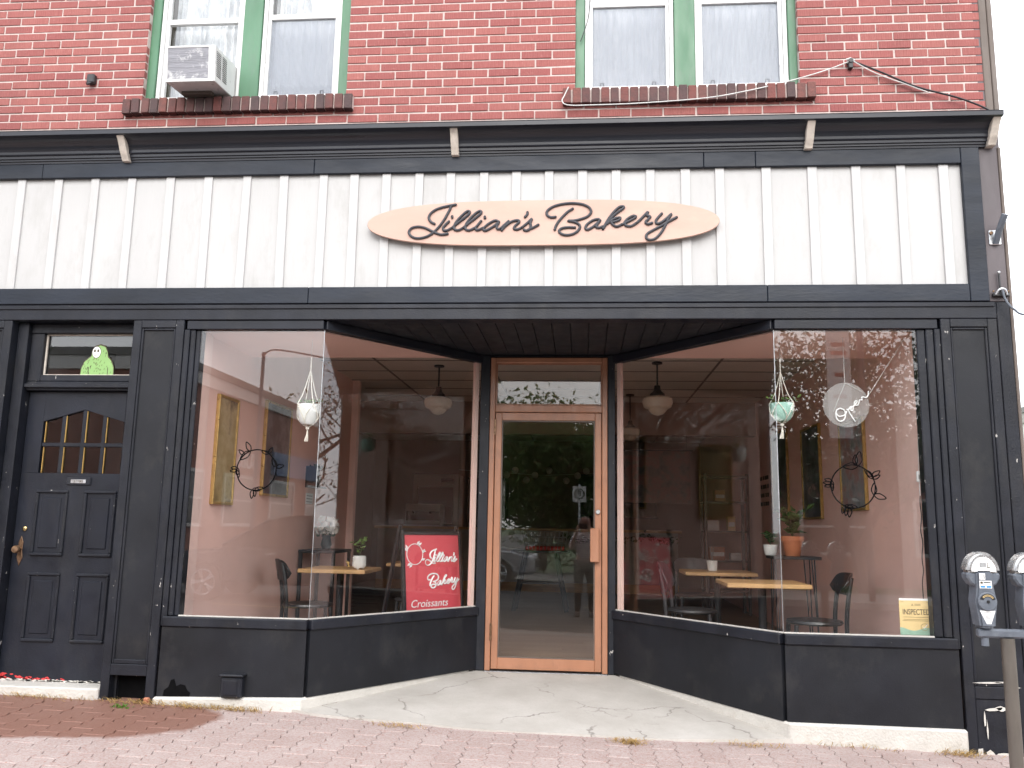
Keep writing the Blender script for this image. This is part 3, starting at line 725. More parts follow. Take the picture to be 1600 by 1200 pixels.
slot = MB().box(-3.764, -3.577, .140, .151, 1.475, 1.532).build('letter_slot', 'black_paint_worn', SD, bevel=.005)
MB().box(-3.728, -3.613, .137, .141, 1.489, 1.517).build('flap', 'aluminium', slot, bevel=.002)
text_obj('slot_lettering', 'LETTERS', .026, 'print_dark', slot, (-3.672, .1365, 1.503), sx=.8)
kn = MB().lathe([(.012, 0), (.012, -.035), (.026, -.04), (.030, -.055), (.024, -.068), (.004, -.07)], (-4.062, .15, 1.01), 16, ax='y').build('door_knob', 'old_bronze', SD, smooth=True)
MB().prism([(-4.062 + dx, 1.0 + dz) for dx, dz in ((-.018, .06), (0, .105), (.018, .06), (.014, 0), (.022, -.05), (0, -.11), (-.022, -.05), (-.014, 0))], 'y', .144, .1505).build('knob_plate', 'old_bronze', SD, bevel=.002)
MB().lathe([(.017, 0), (.017, -.008), (.010, -.012), (.002, -.012)], (-4.045, .15, 1.156), 14, ax='y').build('lock_cylinder', 'brass', SD, smooth=True)
rf = MB()
for i in range(26):
    x = -4.11 + random.random() ** 1.5 * .50; w = random.uniform(.010, .032); z = .112 + random.random() ** 2 * .030 * (1.2 - (x + 4.1) / .6)
    rf.prism([(x + w * math.cos(t) * random.uniform(.35, 1), z + .42 * w * math.sin(t) * random.uniform(.3, 1)) for t in [j * math.pi / 5 for j in range(10)]], 'y', .1480, .1496)
o = rf.build('red_paint_flake', 'red_flake', SD); o['kind'] = 'stuff'
wf = MB()
for i in range(34):
    x = -4.10 + random.random() * .80; w = random.uniform(.012, .045); z = .104 + random.random() ** 3 * .012
    wf.prism([(x + w * math.cos(t) * random.uniform(.5, 1), z + .26 * w * math.sin(t) * random.uniform(.3, 1)) for t in [j * math.pi / 5 for j in range(10)]], 'y', .1470, .1486)
o = wf.build('white_paint_flake', 'plinth_white', SD); o['kind'] = 'stuff'
# frame of that door with transom
sf = MB()
sf.box(-4.21, -4.13, .06, .20, .0, 2.672); sf.box(-3.283, -3.2, .06, .20, .0, 2.672)
sf.box(-4.1295, -3.2835, .10, .20, 2.168, 2.235); sf.box(-4.1295, -3.2835, .075, .10, 2.185, 2.215)
sf.box(-4.1295, -3.2835, .10, .20, 2.60, 2.672); sf.box(-4.1295, -4.03, .105, .19, 2.236, 2.599); sf.box(-4.0295, -3.2835, .105, .19, 2.236, 2.285)
fr = sf.build('side_door_frame', 'black_paint_worn', B, bevel=.005)
MB().box(-4.03, -3.2835, .150, .155, 2.285, 2.60).build('transom_pane', 'glass', fr)
bd = MB(); bd.box(-4.03, -4.018, .138, .149, 2.286, 2.599); bd.box(-4.018, -3.284, .138, .149, 2.286, 2.294); bd.box(-4.018, -3.284, .138, .149, 2.590, 2.599)
bd.build('glazing_bead', 'beige_bracket', fr)
st = MB().box(-4.21, -3.276, -.03, .22, -.12, .098).build('door_step', 'plinth_white', B, bevel=.008)
MB().box(-4.6, -3.21, 1.4, 1.45, .0, 2.75).build('hall_wall', 'grey_hall', B)
MB().box(-4.21, -3.21, .2, 1.4, .02, .09).build('hall_floor', 'grey_hall', B)
MB().box(-4.26, -4.212, .21, 1.4, .02, 2.7).build('hall_wall', 'grey_hall', B)
MB().box(-4.6, -3.2, .13, 1.4, 2.72, 2.78).build('hall_ceiling', 'grey_hall', B)
# --- shopfront: angled display windows around a recessed door
AL, BL, AR, BR = (-1.86, .03), (-.872, 1.287), (1.30, .03), (.262, 1.287)
FL0, FR1 = (-2.776, .03), (2.242, .03)
def window(name, segs, jamb, flip):
    """segs: (p0, p1, base z at p0, base z at p1) running left to right as seen from the street"""
    root = part_empty(name, B, ((segs[0][0][0] + segs[-1][1][0]) / 2, .03, .06))
    for (p0, p1, za, zb, kind) in segs:
        ext = .115 if kind == 'front' else 0
        q0, q1 = p0, p1
        if kind == 'front' and not flip: q0 = (p0[0] - .1, p0[1])
        if kind == 'front' and flip: q1 = (p1[0] + .135, p1[1])
        MB().slab(q0, q1, za, .515, .05, z0b=zb, off=-.03).build('stall_riser', 'black_panel', root)
        MB().slab(q0, q1, .517, .586, .085, off=-.046).build('sill', 'black_paint_worn', root, bevel=.008)
        MB().slab(p0, p1, .5865, .5945, .012, off=-.0125).build('glazing_bead', 'plinth_white', root)
        MB().slab(q0, q1, 2.606, 2.672, .07, off=-.03).build('head', 'black_paint', root, bevel=.004)
        MB().slab(p0, p1, .5868, 2.6055, .007).build('pane', 'glass', root)
    m = MB()
    if not flip: m.box(-2.891, -2.85, -.004, .11, .52, 2.605); m.box(-2.8495, -2.812, .010, .11, .587, 2.605); m.box(-2.8115, -2.777, .022, .11, .587, 2.605)
    else: m.box(2.352, 2.391, -.004, .11, .52, 2.605); m.box(2.30, 2.3515, .010, .11, .587, 2.605); m.box(2.243, 2.2995, .022, .11, .587, 2.605)
    m.build('jamb', 'black_paint_worn', root, bevel=.006)
    c = AL if not flip else AR
    MB().tube([(c[0], .034, .587), (c[0], .034, 2.605)], .0026, 6).build('corner_seal', 'aluminium', root)
    return root
wl = window('display_window', [(FL0, AL, .058, .085, 'front'), (AL, BL, .085, .10, 'ang')], None, False)
wr = window('display_window', [(BR, AR, .10, .045, 'ang'), (AR, FR1, .045, .040, 'front')], None, True)
wl['label'] = 'left display window with white hanging planter behind the glass'; wr['label'] = 'right display window with inspected notice in its corner'
# concrete plinth under the risers
for p0_, p1_, za_, zb_, zc_ in (((-2.892, -.03), (-1.855, -.03), -.12, .057, .084), ((-1.862, -.022), (-.90, 1.235), -.12, .084, .108), ((.285, 1.235), (1.303, -.022), -.12, .108, .044), ((1.296, -.03), (2.391, -.03), -.25, .044, .039)):
    MB().slab(p0_, p1_, za_, zb_, .12, z1b=zc_).build('plinth', 'plinth_white', B, bevel=.012)
# entrance apron
ap = MB(); edge = []
for i in range(25):
    t = i / 24; x = -1.92 + t * 3.24; edge.append((x, -.03 - .17 * math.sin(math.pi * min(1, t * 1.02)) ** .7 - .012 * math.sin(t * 19)))
def apz(x, y):
    t = max(0, min(1, (y + .2) / 1.49)); return (gz(x, -.2) + .010) * (1 - t) + .088 * t
rows = []
NR = 14
for k in range(NR + 1):
    t = k / NR; r = []
    for i, (x, y) in enumerate(edge):
        u = i / 24; xe = -.87 + u * 1.132; xx = x + (xe - x) * t; yy = y + (1.34 - y) * t; r.append((xx, yy, apz(xx, yy)))
    rows.append(r)
vs = [p for r in rows for p in r]; fs = [(k * 25 + i, k * 25 + i + 1, (k + 1) * 25 + i + 1, (k + 1) * 25 + i) for k in range(NR) for i in range(24)]
k0 = len(vs); vs += [(p[0], p[1] - .004, p[2] - .06) for p in rows[0]]; fs += [(i + 1, i, k0 + i, k0 + i + 1) for i in range(24)]
ap.add(vs, fs)
def apron_mat():
    b = NB('apron'); p = b.pos()
    c = b.mix(b.ramp(b.noise(p, 2.2, 6, .65), [(.3, 0.0), (.7, 1.0)]), (.36, .335, .30), (.47, .445, .41))
    c = b.mix(b.ramp(b.noise(p, 60, 3), [(.5, 0.0), (.75, .4)]), c, (.36, .33, .29))
    v = b.n('ShaderNodeTexVoronoi', feature='DISTANCE_TO_EDGE'); v.inputs['Scale'].default_value = 1.15
    wv = b.n('ShaderNodeVectorMath', operation='ADD'); nn = b.n('ShaderNodeTexNoise'); nn.inputs['Scale'].default_value = 5; nn.inputs['Detail'].default_value = 5
    sc_ = b.n('ShaderNodeVectorMath', operation='SCALE'); sc_.inputs['Scale'].default_value = .28
    b.l(p, nn.inputs['Vector']); b.l(nn.outputs['Color'], sc_.inputs[0]); b.l(p, wv.inputs[0]); b.l(sc_.outputs[0], wv.inputs[1]); b.l(wv.outputs[0], v.inputs['Vector'])
    k = b.ramp(v.outputs['Distance'], [(.0, 1.0), (.010, 0.0)])
    k = b.math('MULTIPLY', k, b.ramp(b.noise(p, 1.8, 2), [(.42, 0.0), (.55, .8)]))
    c = b.mix(k, c, (.16, .14, .125))
    h = b.math('SUBTRACT', b.noise(p, 80, 4), k)
    b.bsdf(c, .88, normal=b.bump(h, .5, .004))
apron_mat()
tag(ap.build('entrance_apron', 'apron', None, smooth=True), kind='structure')
# soffit planks
so = MB().box(-2.0, 1.45, .121, 1.40, 2.702, 2.74).build('soffit', 'soffit_black', B)
x = -1.98
while x < 1.4:
    MB().box(x, x + .131, .121, 1.40, 2.676, 2.7015).build('plank', 'soffit_black', so, bevel=.004); x += .1345
# door wall
dw = MB(); dw.box(-.872, -.789, 1.262, 1.36, .09, 2.674); dw.box(.2, .262, 1.262, 1.36, .09, 2.674); dw.box(-.79, .2, 1.27, 1.36, 2.653, 2.675)
dw.build('door_post', 'black_paint_worn', B, bevel=.005)
f = MB(); f.box(-.787, -.742, 1.25, 1.35, .092, 2.651); f.box(.153, .198, 1.25, 1.35, .092, 2.651); f.box(-.7415, .1525, 1.25, 1.35, 2.606, 2.651); f.box(-.7415, .1525, 1.25, 1.35, 2.184, 2.246)
dfm = f.build('door_frame', 'copper_door', B, bevel=.005)
MB().box(-.7415, .1525, 1.296, 1.302, 2.247, 2.605).build('transom_pane', 'glass', dfm)
bd = MB(); bd.box(-.741, -.730, 1.27, 1.294, 2.2465, 2.6055); bd.box(.141, .152, 1.27, 1.294, 2.2465, 2.6055); bd.box(-.7295, .1405, 1.27, 1.294, 2.2465, 2.257); bd.box(-.7295, .1405, 1.27, 1.294, 2.595, 2.6055); bd.build('glazing_bead', 'copper_door', dfm)
SDR = part_empty('shop_door', B, (-.3, 1.29, .1))
l_ = MB(); a, b_ = -.7375, .1485; st_ = .053
l_.box(a, a + st_, 1.262, 1.306, .104, 2.180); l_.box(b_ - st_, b_, 1.262, 1.306, .104, 2.180); l_.box(a + st_, b_ - st_, 1.262, 1.306, 2.116, 2.180); l_.box(a + st_, b_ - st_, 1.262, 1.306, .104, .193)
l_.build('leaf_frame', 'copper_door', SDR, bevel=.004)
gb = MB(); a2, b2 = a + st_, b_ - st_
gb.box(a2, a2 + .010, 1.27, 1.284, .194, 2.115); gb.box(b2 - .010, b2, 1.27, 1.284, .194, 2.115); gb.box(a2 + .01, b2 - .01, 1.27, 1.284, .194, .204); gb.box(a2 + .01, b2 - .01, 1.27, 1.284, 2.105, 2.115)
gb.build('glazing_bead', 'brown_corner', SDR)
MB().box(a2 + .0005, b2 - .0005, 1.286, 1.292, .194, 2.1155).build('pane', 'glass', SDR)
MB().box(.057, .130, 1.215, 1.2615, .962, 1.232).build('pull_plate', 'copper_door', SDR, bevel=.006)
MB().lathe([(.020, 0), (.020, -.012), (.014, -.018), (.002, -.018)], (.120, 1.2615, 1.365), 16, ax='y').build('lock_cylinder', 'aluminium', SDR, smooth=True)
for z in (.33, 1.99): MB().tube([(-.7405, 1.248, z), (-.7405, 1.248, z + .13)], .009, 8).build('hinge', 'old_bronze', SDR)
MB().box(-.787, .198, 1.24, 1.36, .070, .0915).build('threshold', 'aluminium', B, bevel=.004)

# --- inside of the shop
ZF, ZCL = .10, 2.95
fl = MB().box(-4.5, 2.76, 1.362, 11.6, .0, ZF - .006).build('shop_floor', 'dark_wall', B)
pls = {}
yy = 1.34; r = 0
while yy < 9.6:
    xx = -2.8 - (r * .37 % 1.3)
    while xx < 2.33:
        a, b_ = max(xx, -2.79 if yy < 4.2 else -4.3), min(xx + 1.296, 2.325)
        if b_ - a > .05:
            key = round(b_ - a, 2)
            if key not in pls:
                o = MB().box(0, b_ - a, 0, .157, -.004, 0).build('plank', 'plank_floor', fl); pls[key] = o.data
            else: o = bpy.data.objects.new('plank', pls[key]); COL.objects.link(o); o.parent = fl
            o.location = (a, yy, ZF)
        xx += 1.30
    yy += .16; r += 1
def poly_floor(pts, nm): MB().prism(pts, 'z', ZF - .005, ZF).build(nm, 'plank_floor', fl)
poly_floor([(-2.79, .1), (-1.86, .1), (-.92, 1.335), (-2.79, 1.335)], 'bay_floor'); poly_floor([(2.32, .1), (1.31, .1), (.31, 1.335), (2.32, 1.335)], 'bay_floor')
MB().box(-3.209, -3.201, .2, 1.4, .0, 2.72).build('hall_wall', 'grey_hall', B)
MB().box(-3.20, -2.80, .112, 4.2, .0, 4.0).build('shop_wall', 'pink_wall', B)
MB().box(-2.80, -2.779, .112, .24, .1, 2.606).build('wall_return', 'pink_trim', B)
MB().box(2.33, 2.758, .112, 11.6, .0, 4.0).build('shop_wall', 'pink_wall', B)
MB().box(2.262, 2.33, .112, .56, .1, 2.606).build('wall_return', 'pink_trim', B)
MB().box(-4.5, -4.3, 4.2, 11.6, .0, 4.0).build('shop_wall', 'dark_wall', B)
MB().box(-4.5, -3.2, 4.1, 4.2, .0, 4.0).build('shop_wall', 'dark_wall', B)
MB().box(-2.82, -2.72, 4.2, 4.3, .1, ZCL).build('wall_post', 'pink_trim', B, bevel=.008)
MB().box(-4.5, 2.76, 11.5, 11.6, .0, 4.0).build('shop_wall', 'dark_wall', B)
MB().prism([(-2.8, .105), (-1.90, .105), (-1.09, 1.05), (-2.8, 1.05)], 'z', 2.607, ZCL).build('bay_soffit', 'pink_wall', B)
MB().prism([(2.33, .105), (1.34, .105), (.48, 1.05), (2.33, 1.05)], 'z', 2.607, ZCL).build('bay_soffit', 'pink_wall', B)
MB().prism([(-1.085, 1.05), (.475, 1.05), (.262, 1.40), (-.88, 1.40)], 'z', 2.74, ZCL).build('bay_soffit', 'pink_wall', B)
ce = MB().box(-4.5, 2.76, .2, 11.6, ZCL, ZCL + .05).build('shop_ceiling', 'ceiling_tile', B)
for x in (-2.2, -1.0, .2, 1.4): MB().box(x - .012, x + .012, 1.06, 11.5, ZCL - .006, ZCL - .0005).build('ceiling_bar', 'ceiling_grid', ce)
for k in range(1, 16): MB().box(-2.8, 2.33, 1.05 + k * .62 - .012, 1.05 + k * .62 + .012, ZCL - .005, ZCL - .0004).build('ceiling_bar', 'ceiling_grid', ce)
for (p0, p1) in ((AL, BL), (BR, AR)):
    a = Vector(BL) if p1 == BL else Vector(BR); c = Vector(AL) if p1 == BL else Vector(AR); d = (c - a).normalized()
    e0, e1 = a + d * .012, a + d * .055
    s0, s1 = (e1, e0) if p1 == BL else (e0, e1)
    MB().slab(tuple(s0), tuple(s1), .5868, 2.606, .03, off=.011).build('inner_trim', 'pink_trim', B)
MB().box(-4.3, 2.33, 5.9, 6.1, 2.5, ZCL - .001).build('header_beam', 'dark_wall', B)
# pink inner face of the stall risers
for (p0, p1) in (((-2.79, .03), AL), (AL, BL), (BR, AR), (AR, (2.32, .03))):
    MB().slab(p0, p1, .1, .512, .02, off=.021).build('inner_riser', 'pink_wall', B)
# ------------------------------------------------------------------ the hand-lettered name (strokes traced in letter space, metres)
def strokes_px(lst, ox, oy, s=7.2727):
    """crop coordinates -> sign-plane metres (x right, z up)"""
    K = .00453                                             # metres per picture pixel on the sign
    out = []
    for st in lst: out.append([((x / s + ox - 850) * K, -(y / s + oy - 352.5 + .0107 * (x / s + ox - 850)) * K) for x, y in st])
    return out
NAME = []   # (letter, strokes)
J4 = lambda *l: strokes_px(l, 630, 310)
B5 = lambda *l: strokes_px(l, 850, 310)
NAME.append(('J', J4([(345, 322), (300, 295), (278, 245), (305, 190), (370, 145), (470, 113), (585, 92)],
                     [(535, 112), (500, 190), (450, 285), (390, 370), (320, 440), (240, 482), (150, 495), (80, 470), (52, 420), (85, 372), (160, 356), (240, 372), (330, 415), (420, 450), (500, 442)])))
NAME.append(('i', J4([(512, 295), (470, 340), (447, 375), (462, 403), (500, 398), (545, 375)], [(548, 232), (550, 246)])))
NAME.append(('l', J4([(545, 375), (620, 310), (700, 245), (745, 200), (745, 172), (715, 176), (660, 225), (605, 290), (575, 350), (582, 390), (625, 398), (675, 375)])))
NAME.append(('l', J4([(675, 375), (750, 310), (830, 245), (878, 200), (880, 172), (848, 176), (790, 225), (735, 290), (705, 350), (712, 390), (755, 398), (810, 372)])))
NAME.append(('i', J4([(885, 290), (850, 335), (825, 368), (832, 395), (865, 392), (905, 372)], [(926, 238), (929, 254)])))
NAME.append(('a', J4([(1090, 300), (1050, 282), (990, 310), (930, 360), (915, 395), (950, 400), (1020, 360), (1085, 310), (1065, 355), (1078, 385), (1110, 380)])))
NAME.append(('n', J4([(1110, 380), (1150, 340), (1205, 288), (1170, 340), (1125, 398)], [(1150, 360), (1230, 300), (1300, 280), (1322, 300), (1280, 345), (1265, 380), (1300, 390), (1350, 370)])))
NAME.append(('apostrophe', J4([(1415, 185), (1412, 212), (1388, 242)])))
NAME.append(('s', J4([(1350, 370), (1420, 310), (1465, 265), (1450, 310), (1455, 350), (1440, 390), (1405, 405), (1380, 395)], [(1425, 395), (1490, 365), (1540, 335)])))
NAME.append(('B', B5([(135, 242), (80, 245), (38, 215), (45, 165), (110, 118), (210, 88), (330, 78), (440, 92), (515, 130), (538, 185), (500, 235), (430, 265), (350, 285), (280, 288), (350, 302), (400, 330), (412, 370), (370, 425), (290, 455), (215, 448), (178, 415), (205, 378), (280, 365), (355, 368)],
                     [(330, 145), (270, 185), (195, 265), (145, 340), (128, 392)])))
NAME.append(('a', B5([(640, 285), (615, 268), (555, 285), (495, 330), (475, 375), (500, 392), (560, 360), (620, 305), (640, 285), (605, 335), (600, 365), (630, 370), (672, 355)])))
NAME.append(('k', B5([(672, 385), (720, 310), (800, 220), (870, 165), (905, 135), (895, 118), (850, 130), (790, 190), (730, 275), (690, 350), (672, 385)], [(715, 325), (790, 270), (860, 250), (855, 278), (800, 300), (765, 305), (790, 340), (830, 355), (880, 335)])))
NAME.append(('e', B5([(880, 335), (950, 300), (1020, 262), (1040, 238), (1005, 232), (945, 270), (915, 315), (935, 348), (990, 350), (1050, 315)])))
NAME.append(('r', B5([(1050, 315), (1110, 255), (1175, 185), (1165, 225), (1200, 240), (1180, 270), (1150, 305), (1175, 328), (1220, 315)])))
NAME.append(('y', B5([(1330, 205), (1290, 250), (1265, 290), (1275, 322), (1320, 310), (1380, 265), (1438, 210), (1400, 270), (1370, 340), (1320, 430), (1250, 500), (1185, 512), (1155, 485), (1170, 440), (1240, 395), (1330, 345), (1420, 290), (1495, 248)])))
def draw_name(items, parent, mat, tf, r, flat=.55, n=8, name='letter', k=6):
    for ch, sts in items:
        m = MB()
        for st in sts:
            pts = spline([tf(x, z) for x, z in st], k)
            m.tube(pts, r, n, flat=flat)
            for e in (pts[0], pts[-1]): m.sphere(e, r, 8, 6)
        o = m.build(name, mat, parent, smooth=True)
# shop sign board
SG = thing('name_sign', "long rounded peach board with dark script reading Jillian's Bakery on white fascia", 'sign', (-.311, -.012, 3.366))
sb = []
HW, HH = 1.25, .168
for i in range(96):
    t = 2 * math.pi * i / 96; c, s = math.cos(t), math.sin(t)
    sb.append((math.copysign(abs(c) ** .62, c) * HW, math.copysign(abs(s) ** .95, s) * HH))
sbo = MB().prism(sb, 'y', -.046, -.024).build('sign_board', 'peach_board', SG, local=True, bevel=.003)
sbo.location = (0, .0, 0); 
for c in (-.9, 0, .9): MB().box(c - .02, c + .02, -.025, .014, -.05, .05).build('spacer', 'white_batten', SG, local=True)
def tf_sign(x, z): return (x - .289, -.064, z + 3.363)
draw_name(NAME, SG, 'letter_grey', tf_sign, .0098, flat=.85)

# ------------------------------------------------------------------ facade fittings
AC = thing('air_conditioner', 'dented white window air conditioner resting on the left brick sill', 'air conditioner', (-2.87, -.05, 4.42))
ACt = Matrix.Translation((0, 0, 0)) @ Matrix.Rotation(rad(7), 4, 'X')
def acpart(nm, mat, *bxs, bevel=.004):
    m = MB()
    for b_ in bxs: m.box(*b_)
    m.xf(ACt); return m.build(nm, mat, AC, local=True, bevel=bevel)
acpart('cabinet', 'white_vinyl', (-.185, .185, -.225, .20, .0, .265))
acpart('coil_panel', 'coil_grey', (-.172, .135, -.2275, -.224, .022, .252), bevel=0)
acpart('front_rim', 'white_vinyl', (-.187, -.173, -.231, -.2255, .0, .267), (.136, .187, -.231, -.2255, .0, .267), (-.173, .136, -.231, -.2255, .0, .021), (-.173, .136, -.231, -.2255, .253, .267), bevel=.002)
for a, b_ in ((-.20, -.125), (-.10, -.03)):
    acpart('side_grille', 'black_metal', (.1855, .1865, a, b_, .05, .235), bevel=0)
    for k in range(12): acpart('louvre', 'white_vinyl', (.1866, .1895, a, b_, .055 + k * .0152, .0605 + k * .0152), bevel=0)
MB().box(-.15, .08, -.055, .0, -.030, .004).build('timber_block', 'brown_corner', AC, local=True, bevel=.004)
MB().box(-.10, .055, -.045, .0, .005, .02).build('foam_strip', 'white_vinyl', AC, local=True, bevel=.004)

def cable(name, pts, r, mat, label, cat='cable', k=8):
    o = MB().tube(spline(pts, k), r, 6).build(name, mat, None, smooth=True); tag(o, label, cat); return o
cable('white_cable', [(1.885, -.03, 4.555), (1.70, -.02, 4.49), (1.447, -.03, 4.412), (1.15, -.07, 4.325), (.856, -.075, 4.275), (.398, -.07, 4.25), (.05, -.068, 4.245), (-.12, -.065, 4.25), (-.165, -.06, 4.285), (-.15, -.055, 4.33), (-.12, -.058, 4.395)], .0042, 'cable_white', 'thin white cable drooping below the right brick sill')
cable('white_cable', [(1.89, -.035, 4.56), (2.05, -.03, 4.46), (2.25, -.03, 4.37), (2.42, -.03, 4.295)], .0038, 'cable_white', 'short white cable beside the thick black one at the right corner')
cable('black_cable', [(1.89, -.03, 4.56), (2.1, -.03, 4.46), (2.331, -.03, 4.345), (2.6, -.04, 4.25), (2.78, -.06, 4.15), (2.80, -.07, 4.09)], .0065, 'black_metal', 'black cable running from the wall anchor down to the cornice')
cable('black_cable', [(.02, .02, 5.4), (.035, .01, 5.15), (.02, .01, 4.98), (-.01, .01, 4.87), (-.035, .02, 4.80)], .0035, 'black_metal', 'thin black wire hanging over the corner of an upper window')
an = thing('cable_anchor', 'small black cable anchor bolted to the brick wall', 'bracket', (1.885, 0, 4.555))
MB().lathe([(.022, 0), (.022, -.012), (.010, -.014), (.010, -.035), (.016, -.036), (.016, -.046), (.002, -.046)], (0, -.001, 0), 12, ax='y').build('anchor_bolt', 'black_metal', an, local=True)
MB().box(-.014, .016, -.04, -.002, -.055, -.012).build('clamp', 'black_metal', an, local=True, bevel=.004)
MB().tube([(-.03, -.03, .012), (.0, -.035, .02), (.03, -.03, .005)], .006, 6).build('clamp_wire', 'cable_white', an, local=True)
bb = thing('wall_socket_box', 'small black box fixed on the upper left brick wall', 'box', (-3.79, 0, 4.575))
MB().box(-.032, .03, -.045, .0, -.035, .04).build('housing', 'black_metal', bb, local=True, bevel=.008)
MB().tube([(0, -.03, -.03), (-.02, -.05, -.05)], .012, 8).build('spout', 'black_metal', bb, local=True)
fh = thing('flag_holder', 'grey metal flagpole holder on the brown corner board', 'flag holder', (2.785, -.012, 3.24))
MB().box(-.04, .04, -.008, 0, -.055, .05).build('back_plate', 'aluminium', fh, local=True, bevel=.004)
t = MB(); ring = [(0, -.01, -.045), (.0, -.06, .02), (.02, -.12, .12)]
t.tube(ring, [.021, .021, .021], 14); t.build('socket_tube', 'meter_grey', fh, local=True, smooth=True)
MB().tube([(-.028, -.008, .025), (-.028, -.02, .025)], .012, 8).build('screw', 'old_bronze', fh, local=True)
cm = thing('cable_mount', 'grey cable insulator with drop wire at the right end of the lintel', 'cable mount', (2.785, -.012, 2.84))
MB().box(-.05, .055, -.03, 0, -.02, .0).build('base_strap', 'black_metal', cm, local=True, bevel=.003)
MB().tube([(0, -.02, 0), (-.003, -.022, .14)], .007, 8).build('spike', 'black_metal', cm, local=True)
MB().sphere((-.003, -.022, .145), .011, 8, 6).build('spike_cap', 'aluminium', cm, local=True)
MB().tube(spline([(-.035, -.03, -.01), (-.02, -.045, .018), (0, -.05, .024), (.02, -.045, .016), (.035, -.03, -.012)], 5), .008, 6).build('saddle', 'aluminium', cm, local=True)
for x in (-.045, -.015, .03, .05): MB().sphere((x, -.02, .014), .007, 8, 6).build('bolt', 'old_bronze', cm, local=True)
MB().tube(spline([(0, -.05, .02), (.01, -.055, -.05), (.05, -.07, -.12), (.13, -.10, -.17), (.4, -.3, -.2), (1.2, -1.0, -.1), (4, -3, .6)], 8), .007, 6).build('drop_wire', 'meter_grey', cm, local=True)
# outlet box on the left riser
ob = thing('outlet_box', 'weathered black outlet box low on the left shopfront panel', 'outlet box', (-2.335, -.002, .145))
MB().box(-.075, .072, -.065, 0, -.07, .065).build('cover', 'black_paint_worn', ob, local=True, bevel=.012)
MB().box(-.083, .082, -.074, 0, .066, .082).build('hood', 'black_paint_worn', ob, local=True, bevel=.006)
MB().box(-.05, .045, -.071, -.0655, -.05, .045).build('lid', 'black_paint', ob, local=True, bevel=.006)
# sticker in the transom of the flat door
SK = thing('creature_sticker', 'green furry figure sticker with white face in the transom window', 'sticker', (-3.62, .146, 2.29))
body = [(-.128, 0), (-.125, .05), (-.105, .105), (-.07, .135), (-.05, .15), (-.05, .19), (-.025, .225), (.015, .238), (.055, .225), (.075, .185), (.082, .145), (.115, .11), (.135, .06), (.138, 0)]
def flat(poly, ya, yb, nm, mat, sc=1.0, c=(0, 0)):
    return MB().prism([(c[0] + (x - c[0]) * sc, c[1] + (z - c[1]) * sc) for x, z in poly], 'y', ya, yb).build(nm, mat, SK, local=True)
flat(body, 0, .0012, 'outline', 'print_dark')
flat(body, -.0006, -.0001, 'fur', 'sticker_green', .955, (0, .0))
face = [(-.012 + .032 * math.cos(t), .175 + .042 * math.sin(t)) for t in [i * math.pi / 10 for i in range(20)]]
flat(face, -.0012, -.0007, 'face_outline', 'print_dark', 1.12, (-.012, .175)); flat(face, -.0018, -.0013, 'face', 'white_print')
for dx in (-.014, .012): flat([(-.012 + dx + .008 * math.cos(t), .185 + .012 * math.sin(t)) for t in [i * math.pi / 5 for i in range(10)]], -.0024, -.0019, 'eye', 'print_dark')
flat([(-.03, .148), (-.005, .152), (-.005, .156), (-.03, .152)], -.0024, -.0019, 'mouth', 'print_dark')
for x in (-.065, .085): flat([(x, .0), (x + .005, .0), (x + .003, .06), (x - .002, .06)], -.0012, -.0007, 'arm_line', 'print_dark')
tk = MB()
for i in range(110):
    x, z = random.uniform(-.11, .125), random.uniform(.005, .22)
    if abs(x - .005) > .13 - max(0, z - .08) * .6 or (z > .12 and -.055 > x) or (abs(x + .012) < .045 and abs(z - .175) < .055) or (z > .13 and x > .068): continue
    tk.prism([(x, z), (x + .0034, z), (x + .006, z + .012), (x + .003, z + .012)], 'y', -.0012, -.0007)
o = tk.build('fur_ticks', 'print_dark', SK, local=True); o['kind'] = 'stuff'

